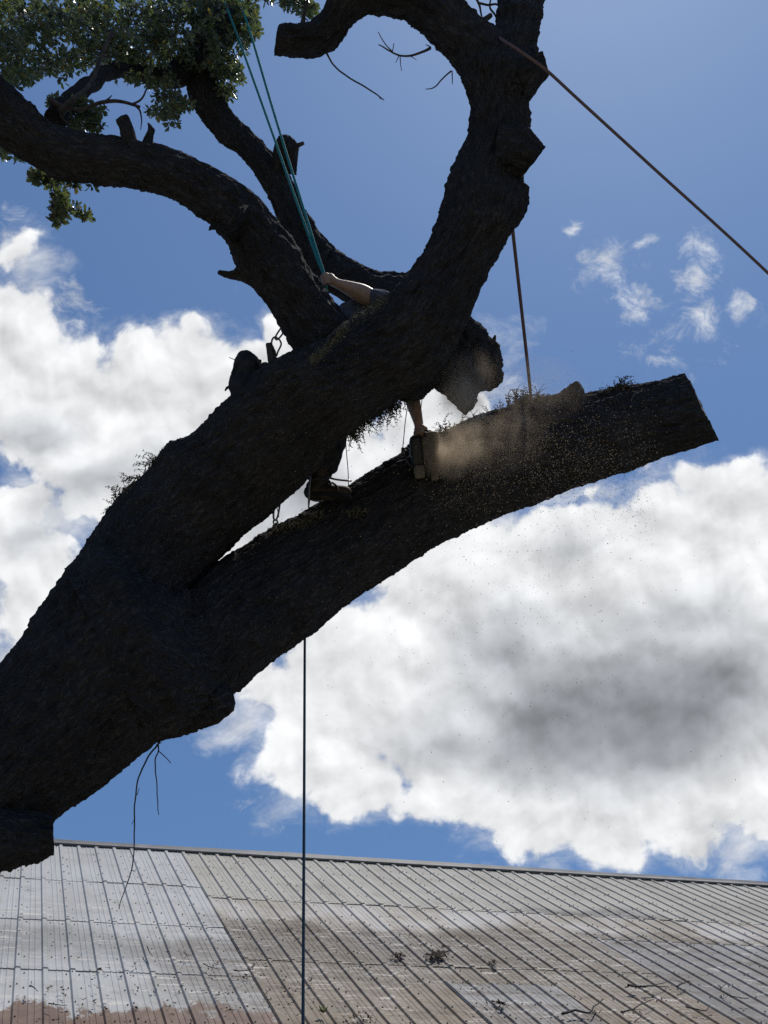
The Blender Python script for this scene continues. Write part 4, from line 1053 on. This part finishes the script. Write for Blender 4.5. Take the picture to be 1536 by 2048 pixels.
# oval ring and swivel hanging between the two limbs
root = empty('carabiner', P3(553, 1012, 4.95)); tag(root, 'long oval steel ring with a swivel hanging between the main and lower limbs', 'carabiner')
b = MB(); ring(b, P3(554, 1010, 4.95), unit(P3(560, 1010, 4.97) - P3(550, 1011, 4.93)), unit(AU + 0.12 * AR), 0.026, 0.095, 0.0065); link_child(b.build('ring', STEEL), root)
b = MB(); b.pipe([P3(551, 1000, 4.95), P3(554, 1015, 4.95), P3(558, 1034, 4.95)], 0.0025, 6, sub=3); link_child(b.build('gate', STEEL), root)
b = MB(); ring(b, P3(551, 1044, 4.95), AR, AU, 0.013, 0.012, 0.0055, n=24); rbox(b, P3(550, 1058, 4.95), np.stack([AR, AF, AU]), (0.017, 0.014, 0.030), 0.5); link_child(b.build('swivel', STEEL), root)
b = MB(); b.pipe([P3(550, 1062, 4.95), P3(549, 1080, 4.94), P3(548, 1105, 4.93)], 0.016, 8, sub=4); link_child(b.build('strap', STRAP), root)
# hooked links beside the bag
root = empty('chain_hook', P3(557, 680, 4.8)); tag(root, 'open steel hook and link in the notch beside the dark bag', 'hook')
b = MB(); d_ = unit(P3(553, 678, 4.8) - P3(571, 652, 4.8)); ring(b, P3(562, 664, 4.8), d_, np.cross(d_, AF), 0.055, 0.014, 0.0055); link_child(b.build('link', STEEL), root)
b = MB(); b.pipe([P3(557, 679, 4.79), P3(551, 674, 4.79), P3(545, 678, 4.79), P3(543, 688, 4.79), P3(547, 697, 4.79), P3(549, 708, 4.79)], 0.0062, 8, sub=5)
b.pipe([P3(556, 676, 4.8), P3(561, 683, 4.8), P3(562, 690, 4.8), P3(556, 703, 4.8), P3(553, 712, 4.8)], 0.0055, 8, sub=5); link_child(b.build('hook', STEEL), root)
# flat handle standing next to it
root = empty('tool_handle', P3(542, 720, 4.78)); tag(root, 'short dark flat tool handle sticking up beside the steel hook', 'tool')
b = MB(); ax_ = np.stack([unit(AR * 0.98 + AU * 0.1), AF, unit(AU - AR * 0.12)]); rbox(b, P3(541, 708, 4.78), ax_, (0.021, 0.015, 0.062), 0.35); rbox(b, P3(538, 691, 4.78), ax_, (0.019, 0.016, 0.016), 0.5); rbox(b, P3(530, 731, 4.76), ax_, (0.02, 0.02, 0.02), 0.6); rbox(b, P3(549, 712, 4.79), ax_, (0.012, 0.012, 0.04), 0.5)
link_child(b.build('grip', BLACKP), root)
# small clip on the cord
root = empty('clip', P3(808, 905, 5.0)); tag(root, 'small dark clip on a thin cord at the edge of the lower limb', 'clip')
b = MB(); rbox(b, P3(806, 903, 5.0), np.stack([AR, AF, AU]), (0.012, 0.010, 0.026), 0.4); rbox(b, P3(801, 911, 5.0), np.stack([AR, AF, AU]), (0.010, 0.008, 0.01), 0.5); link_child(b.build('clip_body', BLACKP), root)
b = MB(); ring(b, P3(814, 898, 5.0), AR, AU, 0.012, 0.010, 0.004, n=20, open_=0.2); b.pipe([P3(818, 900, 5.0), P3(820, 908, 5.0), P3(816, 915, 5.0)], 0.005, 6, sub=3); link_child(b.build('clip_ring', STEEL), root)

# dark rounded bag on the limb
root = empty('gear_bag', P3(490, 800, 4.72)); tag(root, 'dark rounded gear bag hung on the upper left edge of the main limb', 'bag')
b = MB()
b.ball(P3(494, 735, 4.74), (0.085, 0.085, 0.105)); b.ball(P3(490, 770, 4.72), (0.10, 0.10, 0.12)); b.ball(P3(497, 800, 4.7), (0.115, 0.11, 0.12)); b.ball(P3(515, 760, 4.72), (0.06, 0.07, 0.09)); b.ball(P3(492, 720, 4.74), (0.055, 0.06, 0.065))
merged('bag_body', b, 0.007, PANTS, root, 6, lambda c: fbm(c * 16, 3) * 0.008)
b = MB(); b.pipe([P3(512, 715, 4.66), P3(519, 726, 4.66), P3(526, 742, 4.66), P3(527, 760, 4.64)], 0.008, 6, sub=4)
link_child(b.build('strap', STRAP), root)
b = MB(); rbox(b, P3(519, 723, 4.66), np.stack([AR, AF, AU]), (0.012, 0.008, 0.012), 0.4); link_child(b.build('buckle', STRAP), root)
b = MB(); b.pipe([P3(470, 728, 4.66), P3(468, 735, 4.66), P3(463, 748, 4.66)], 0.006, 6, sub=3)
link_child(b.build('strap', STRAP), root)
b = MB(); b.pipe([P3(474, 722, 4.7), P3(466, 718, 4.7), P3(458, 715, 4.7)], [0.003, 0.0025, 0.002], 6); link_child(b.build('stiff_cord', STRAP), root)
b = MB(); b.pipe([P3(462, 772, 4.66), P3(454, 776, 4.66), P3(450, 782, 4.66)], [0.01, 0.008, 0.004], 6, sub=3); link_child(b.build('strap_end', STRAP), root)

# ------------------------------------------------------------------ ferns and moss on the bark
ORD = ['first', 'second', 'third', 'fourth', 'fifth', 'sixth', 'seventh', 'eighth', 'ninth', 'tenth', 'eleventh', 'twelfth', 'thirteenth', 'fourteenth', 'fifteenth', 'sixteenth']


def fern(x, y, d, ang, n, L, label, group, curl=1.0):
    c = P3(x, y, d); b = MB(); up = AR * math.cos(math.radians(ang)) + AU * math.sin(math.radians(ang))
    for i in range(n):
        o0 = c + RNG.normal(size=3) * 0.007 - up * 0.02
        dr = unit(up + RNG.normal(size=3) * 0.55); bend = unit(RNG.normal(size=3) + np.array([0, 0, -1.0])) * curl
        l = L * RNG.uniform(0.5, 1.15); pts = [o0]; v = dr
        for j in range(9):
            v = unit(v + bend * 0.20 * (j / 5)); pts.append(pts[-1] + v * l / 9)
        pts = np.array(pts); b.pipe(pts, np.linspace(0.0024, 0.001, 10), 4)
        for j in range(2, 10):
            t_ = unit(pts[j] - pts[j - 1]); s_ = unit(np.cross(t_, RNG.normal(size=3)))
            for sg in (-1, 1):
                w = l * 0.17 * (1.15 - j / 12) * RNG.uniform(0.6, 1.2); q = unit(s_ * sg + t_ * 0.5 + RNG.normal(size=3) * 0.35)
                n_ = np.cross(q, t_); m_ = pts[j] + q * w * 0.5
                b.add([pts[j], m_ + t_ * w * 0.28 + n_ * w * 0.1, pts[j] + q * w - n_ * w * 0.15, m_ - t_ * w * 0.28 + n_ * w * 0.1], [(0, 1, 2, 3)])
    V = np.concatenate(b.V); b.V = [V - c]
    o = b.build('fern_tuft', FERN, None, False); o.location = c
    tag(o, label, 'fern', group)


left = [(432, 826, 4.84), (416, 842, 4.84), (322, 928, 4.84), (308, 940, 4.84), (292, 956, 4.84), (276, 974, 4.84), (262, 992, 4.84), (246, 1010, 4.84), (232, 1028, 4.84), (207, 1052, 4.84), (182, 1080, 4.56), (140, 1142, 4.53), (96, 1208, 4.5), (70, 1240, 4.5), (48, 1274, 4.48)]
for i, (x, y, d) in enumerate(left):
    big = 2 <= i <= 8
    fern(x + 5, y + 5, d, 140, 13 if big else 4, 0.18 if big else 0.07, '%s fern tuft down the upper left edge of the thick main limb' % ORD[i], 'ferns on the upper edge of the main limb')
under = [(800, 800, 4.72), (787, 808, 4.72), (774, 816, 4.72), (761, 822, 4.72), (748, 830, 4.72), (735, 838, 4.74), (722, 846, 4.74), (709, 856, 4.76), (700, 868, 4.78)]
for i, (x, y, d) in enumerate(under):
    fern(x, y - 6, d, -95, 13, 0.16, '%s curled fern hanging under the main limb, counted from the saw arm' % ORD[i], 'curled ferns hanging under the main limb', 2.2)
top = [(880, 868, 5.3), (903, 858, 5.32), (925, 852, 5.34), (950, 842, 5.36), (980, 830, 5.38), (1003, 823, 5.4), (1022, 813, 5.4), (1040, 806, 5.42), (1056, 800, 5.42), (1072, 800, 5.43), (1090, 802, 5.44), (1188, 790, 5.54), (1205, 788, 5.55), (1222, 784, 5.56), (1238, 778, 5.56), (1256, 778, 5.58)]
for i, (x, y, d) in enumerate(top):
    fern(x, y + 4, d, 85, 14, 0.12 if i not in (1, 6, 7, 8, 9, 13, 14) else 0.165, '%s fern along the top of the lower limb, counted from the chainsaw' % ORD[i], 'ferns along the top of the lower limb', 1.4)


def moss_strip(pts, n, spread, L):
    pts = np.array([P3(*p) for p in pts]); V, T = [], []; k = 0
    for _ in range(n):
        i = RNG.integers(0, len(pts) - 1); f_ = RNG.random(); c = pts[i] * (1 - f_) + pts[i + 1] * f_ + RNG.normal(size=3) * spread
        d_ = unit(RNG.normal(size=3) + np.array([0, -0.4, 0.9])); s_ = unit(np.cross(d_, RNG.normal(size=3))); l = L * RNG.uniform(.4, 1.2)
        V += [c - s_ * l * .14, c + s_ * l * .14, c + d_ * l]; T.append((k, k + 1, k + 2)); k += 3
    o = mesh_np('moss', V, [np.array(T)], MOSS, None, False); tag(o, kind='stuff'); link_child(o, oak)


moss_strip([(618, 728, 4.22), (645, 705, 4.23), (672, 680, 4.24), (692, 655, 4.24)], 500, 0.013, 0.022)
moss_strip([(700, 640, 4.26), (735, 622, 4.28), (770, 598, 4.3)], 260, 0.014, 0.02)
moss_strip([(545, 1066, 4.93), (575, 1055, 4.93), (610, 1043, 4.93), (650, 1025, 4.95)], 600, 0.022, 0.026)
moss_strip([(695, 1030, 4.94), (735, 1022, 4.94)], 200, 0.014, 0.03)


# ------------------------------------------------------------------ sawdust
def chips():
    P, S = [], []
    src = P3(888, 930, 5.05)
    def put(x, y, d, s): P.append(P3(x, y, d)); S.append(s)
    N = RNG.normal
    for _ in range(3600):                                        # the jet, spreading and falling to the right
        u_ = RNG.random() ** 0.75; x = 885 + u_ * 420 + N() * 10; y = 925 - 28 * u_ + 50 * u_ ** 2 + N() * (20 + 60 * u_)
        put(x, y, 5.02 - 0.25 * RNG.random() + 0.06 * N(), RNG.uniform(0.0018, 0.0050))
    for _ in range(2600):
        x = 1030 + N() * 110; y = 905 + N() * 58; put(x, y, 5.0 + 0.1 * N(), RNG.uniform(0.0020, 0.0055))
    for _ in range(900):
        x = 930 + N() * 50; y = 985 + N() * 38; put(x, y, 4.95 + 0.1 * N(), RNG.uniform(0.0018, 0.0048))
    for _ in range(420):
        x = 935 + N() * 36; y = 725 + N() * 45; put(x, y, 5.0 + 0.08 * N(), RNG.uniform(0.0012, 0.003))
    for _ in range(650): put(RNG.uniform(980, 1250), 720 + N() * 75, 5.0 + 0.3 * N(), RNG.uniform(0.0010, 0.0024))
    for _ in range(1100):                                        # fallen lower, against the clouds
        x = 1050 + N() * 170; y = 1050 + abs(N()) * 260; put(x, y, RNG.uniform(3.6, 5.2), RNG.uniform(0.0018, 0.0045))
    for _ in range(300): put(RNG.uniform(430, 1500), RNG.uniform(1150, 1740), RNG.uniform(3.4, 5.2), RNG.uniform(0.0016, 0.0036))
    for _ in range(900):                                         # dust settling in front of the main limb and trunk
        f_ = RNG.random(); put(260 + f_ * 480 + N() * 70, 1090 - f_ * 360 + N() * 90, RNG.uniform(3.7, 4.1), RNG.uniform(0.0010, 0.0022))
    for _ in range(350): put(RNG.uniform(300, 900), RNG.uniform(950, 1250), RNG.uniform(3.9, 4.5), RNG.uniform(0.0010, 0.0024))
    P = np.array(P); S = np.array(S); n = len(P)
    R_ = RNG.normal(size=(n, 4, 3)) * np.array([1, 1, 1.0]); R_ = R_ / np.linalg.norm(R_, axis=2)[..., None] * RNG.uniform(0.55, 1.3, (n, 4, 1))
    V = (P[:, None] + R_ * S[:, None, None]).reshape(-1, 3); i = np.arange(n)[:, None] * 4
    T = np.concatenate([i + np.array([[0, 1, 2]]), i + np.array([[0, 3, 1]]), i + np.array([[1, 3, 2]]), i + np.array([[0, 2, 3]])])
    m_ = mat('wood_chips', (0.5, 0.38, 0.26), 0.8, spec=0.1); t, bs = nt_of(m_)
    rr = t.node('ShaderNodeNewGeometry').outputs['Random Per Island']
    t.put(bs.inputs['Base Color'], t.mix(rr, (0.34, 0.23, 0.14, 1), (0.66, 0.55, 0.42, 1)))
    o = mesh_np('sawdust', V, [T], m_, None, False); tag(o, 'pale sawdust and wood chips flying from the chainsaw', 'sawdust', None, 'stuff')


chips()


def dust():
    b = MB()
    b.ball(P3(935, 905, 4.95), (0.30, 0.14, 0.26)); b.ball(P3(1010, 890, 4.95), (0.34, 0.15, 0.24)); b.ball(P3(930, 800, 4.76), (0.22, 0.14, 0.30)); b.ball(P3(960, 745, 4.75), (0.25, 0.12, 0.30)); b.ball(P3(1080, 780, 4.9), (0.34, 0.14, 0.30))
    o = merged('dust_cloud', b, 0.03, None, None, 2)
    tag(o, 'brown haze of fine sawdust blown out beside the chainsaw', 'dust', None, 'stuff')
    m_ = bpy.data.materials.new('dust'); m_.use_nodes = True; t = NT(m_.node_tree); t.n.clear()
    co = t.node('ShaderNodeTexCoord').outputs['Object']
    dens = None
    for (x, y, d, r, a) in ((893, 925, 4.95, 0.16, 24.0), (915, 890, 4.95, 0.24, 6.0), (985, 880, 4.95, 0.42, 1.0), (928, 800, 4.74, 0.20, 9.0), (925, 745, 4.70, 0.24, 3.0), (1080, 770, 4.95, 0.42, 0.5)):
        v = t.m('MULTIPLY', t.ss(t.vm('DISTANCE', co, tuple(P3(x, y, d))), 0.0, r, 1.0, 0.0), a)
        dens = v if dens is None else t.m('ADD', dens, v)
    dens = t.m('MULTIPLY', dens, t.ss(t.noise(co, 9.0, 4, 0.6), 0.30, 0.72, 0.15, 1.6))
    pv = t.node('ShaderNodeVolumePrincipled'); pv.inputs['Color'].default_value = (0.80, 0.66, 0.50, 1)
    pv.inputs['Anisotropy'].default_value = 0.2
    t.put(pv.inputs['Density'], t.m('MULTIPLY', dens, DUST_K))
    out = t.node('ShaderNodeOutputMaterial'); t.l.new(pv.outputs[0], out.inputs['Volume'])
    o.data.materials.clear(); o.data.materials.append(m_)


DUST_K = 0.85
dust()


# ------------------------------------------------------------------ twigs and leaf litter fallen on the roof
def roof_pt(x, y, lift):
    d_ = ray(x, y); k = ((RO - CAM) @ NN) / (d_ @ NN)
    return CAM + d_ * k + NN * lift


def roof_twig(lines, label):
    b = MB()
    for (pts, r) in lines:
        W = np.array([roof_pt(x, y, 0.085 + 0.03 * RNG.random()) for (x, y) in pts]); W = crom(W, 4)
        W += np.stack([fbm(W * 6 + 5 * i, 2) for i in range(3)], -1) * 0.02
        b.pipe(W, np.linspace(r * 0.6, r * 0.22, len(W)), 6)
    V = np.concatenate(b.V); c = V.mean(0); b.V = [V - c]
    o = b.build('fallen_twig', TWIG); o.location = c; tag(o, label, 'twig', 'twigs fallen on the roof')


roof_twig([([(1253, 1988), (1275, 1992), (1305, 1990), (1338, 1994)], .022), ([(1253, 1990), (1270, 1984)], .012), ([(1290, 1990), (1283, 1999), (1300, 2004)], .008), ([(1300, 1990), (1325, 1981), (1345, 1972)], .010)], 'long forked dark twig lying across the right part of the roof')
roof_twig([([(1352, 1987), (1365, 1983), (1378, 1978), (1384, 1988)], .016), ([(1365, 1983), (1345, 1972)], .008)], 'short bent twig just right of the long forked twig')
roof_twig([([(1440, 1988), (1446, 2002), (1462, 2010), (1496, 2014)], .020), ([(1443, 1995), (1452, 1985)], .009), ([(1462, 2010), (1458, 1998)], .007)], 'hooked dark twig near the right edge of the roof')
roof_twig([([(1124, 2046), (1150, 2040), (1176, 2042), (1190, 2028), (1202, 2016)], .024), ([(1176, 2042), (1184, 2050)], .012)], 'thick dark branch at the bottom edge right of centre')
roof_twig([([(1240, 2046), (1265, 2040), (1285, 2026), (1308, 2016)], .016), ([(1265, 2040), (1290, 2040)], .007)], 'thin slanting twig at the bottom right of the roof')
roof_twig([([(1370, 2030), (1395, 2034), (1412, 2036), (1420, 2028)], .015)], 'small curved twig low on the right of the roof')
roof_twig([([(294, 1912), (300, 1934)], .012)], 'little upright stick on the silver sheets')
roof_twig([([(365, 1920), (372, 1926), (385, 1924)], .010), ([(372, 1926), (366, 1938)], .007)], 'small forked twig on the silver sheets above the rust')
roof_twig([([(405, 1945), (425, 1952), (440, 1960)], .010), ([(425, 1952), (420, 1960)], .006)], 'thin twig beside the edge of the tan sheets')
roof_twig([([(465, 1961), (480, 1962), (500, 1958)], .014)], 'dark horizontal twig where silver and tan sheets meet')
roof_twig([([(55, 1993), (62, 2000), (70, 2003)], .013), ([(58, 1984), (56, 1994)], .007)], 'dark twig at the lower left of the roof above the rust')
roof_twig([([(95, 2028), (112, 2032), (132, 2030)], .010)], 'thin twig lying on the rust at the lower left')


def litter():
    b = MB()
    def clump(x, y, rx, ry, n, L):
        for _ in range(n):
            p = roof_pt(x + RNG.normal() * rx, y + RNG.normal() * ry, 0.05 + 0.04 * RNG.random())
            a = RNG.random() * 6.28; u_ = unit(RR * math.cos(a) + DN * math.sin(a) + NN * RNG.normal() * 0.35); v_ = unit(np.cross(u_, NN + RNG.normal(size=3) * 0.4)); l = L * RNG.uniform(0.5, 1.4)
            n_ = np.cross(u_, v_)
            b.add([p - u_ * l, p + v_ * l * .4 + n_ * l * .15, p + u_ * l, p - v_ * l * .4 + n_ * l * .15], [(0, 1, 2, 3)])
    clump(872, 1921, 11, 4, 130, 0.035); clump(795, 1922, 8, 2.5, 50, 0.03); clump(985, 1935, 3, 2.5, 16, 0.04); clump(888, 1903, 6, 1.2, 14, 0.03)
    clump(1000, 2020, 12, 5, 30, 0.035); clump(720, 2045, 18, 4, 30, 0.03)
    for _ in range(170):
        p_ = (RNG.uniform(0, 1536), 1830 + abs(RNG.normal()) * 130)
        clump(p_[0], min(p_[1], 2060), 1, 1, 1, 0.018)
    for _ in range(60): clump(RNG.uniform(80, 640), RNG.uniform(1930, 2040), 4, 2, 3, 0.022)
    o = b.build('leaf_litter', noisy('dry_leaf', (0.035, 0.027, 0.02), (0.10, 0.075, 0.05), 8, 0.9), None, False); tag(o, 'dry leaf litter scattered over the metal roof', 'leaves', None, 'stuff')


litter()
fern_c = roof_pt(645, 2038, 0.06); b = MB()
for i in range(14):
    d_ = unit(NN * 0.8 + RR * RNG.normal() * 0.8 + DN * RNG.normal() * 0.5); s_ = unit(np.cross(d_, RNG.normal(size=3))); l = RNG.uniform(0.05, 0.12)
    b.add([-s_ * 0.004, s_ * 0.004, d_ * l * .6 + s_ * 0.009, d_ * l, d_ * l * .6 - s_ * 0.009], [(0, 1, 2, 4)], [(4, 2, 3)])
o = b.build('weed', LEAF, None, False); o.location = fern_c; tag(o, 'small green weed sprouting on the roof at the bottom edge', 'weed')
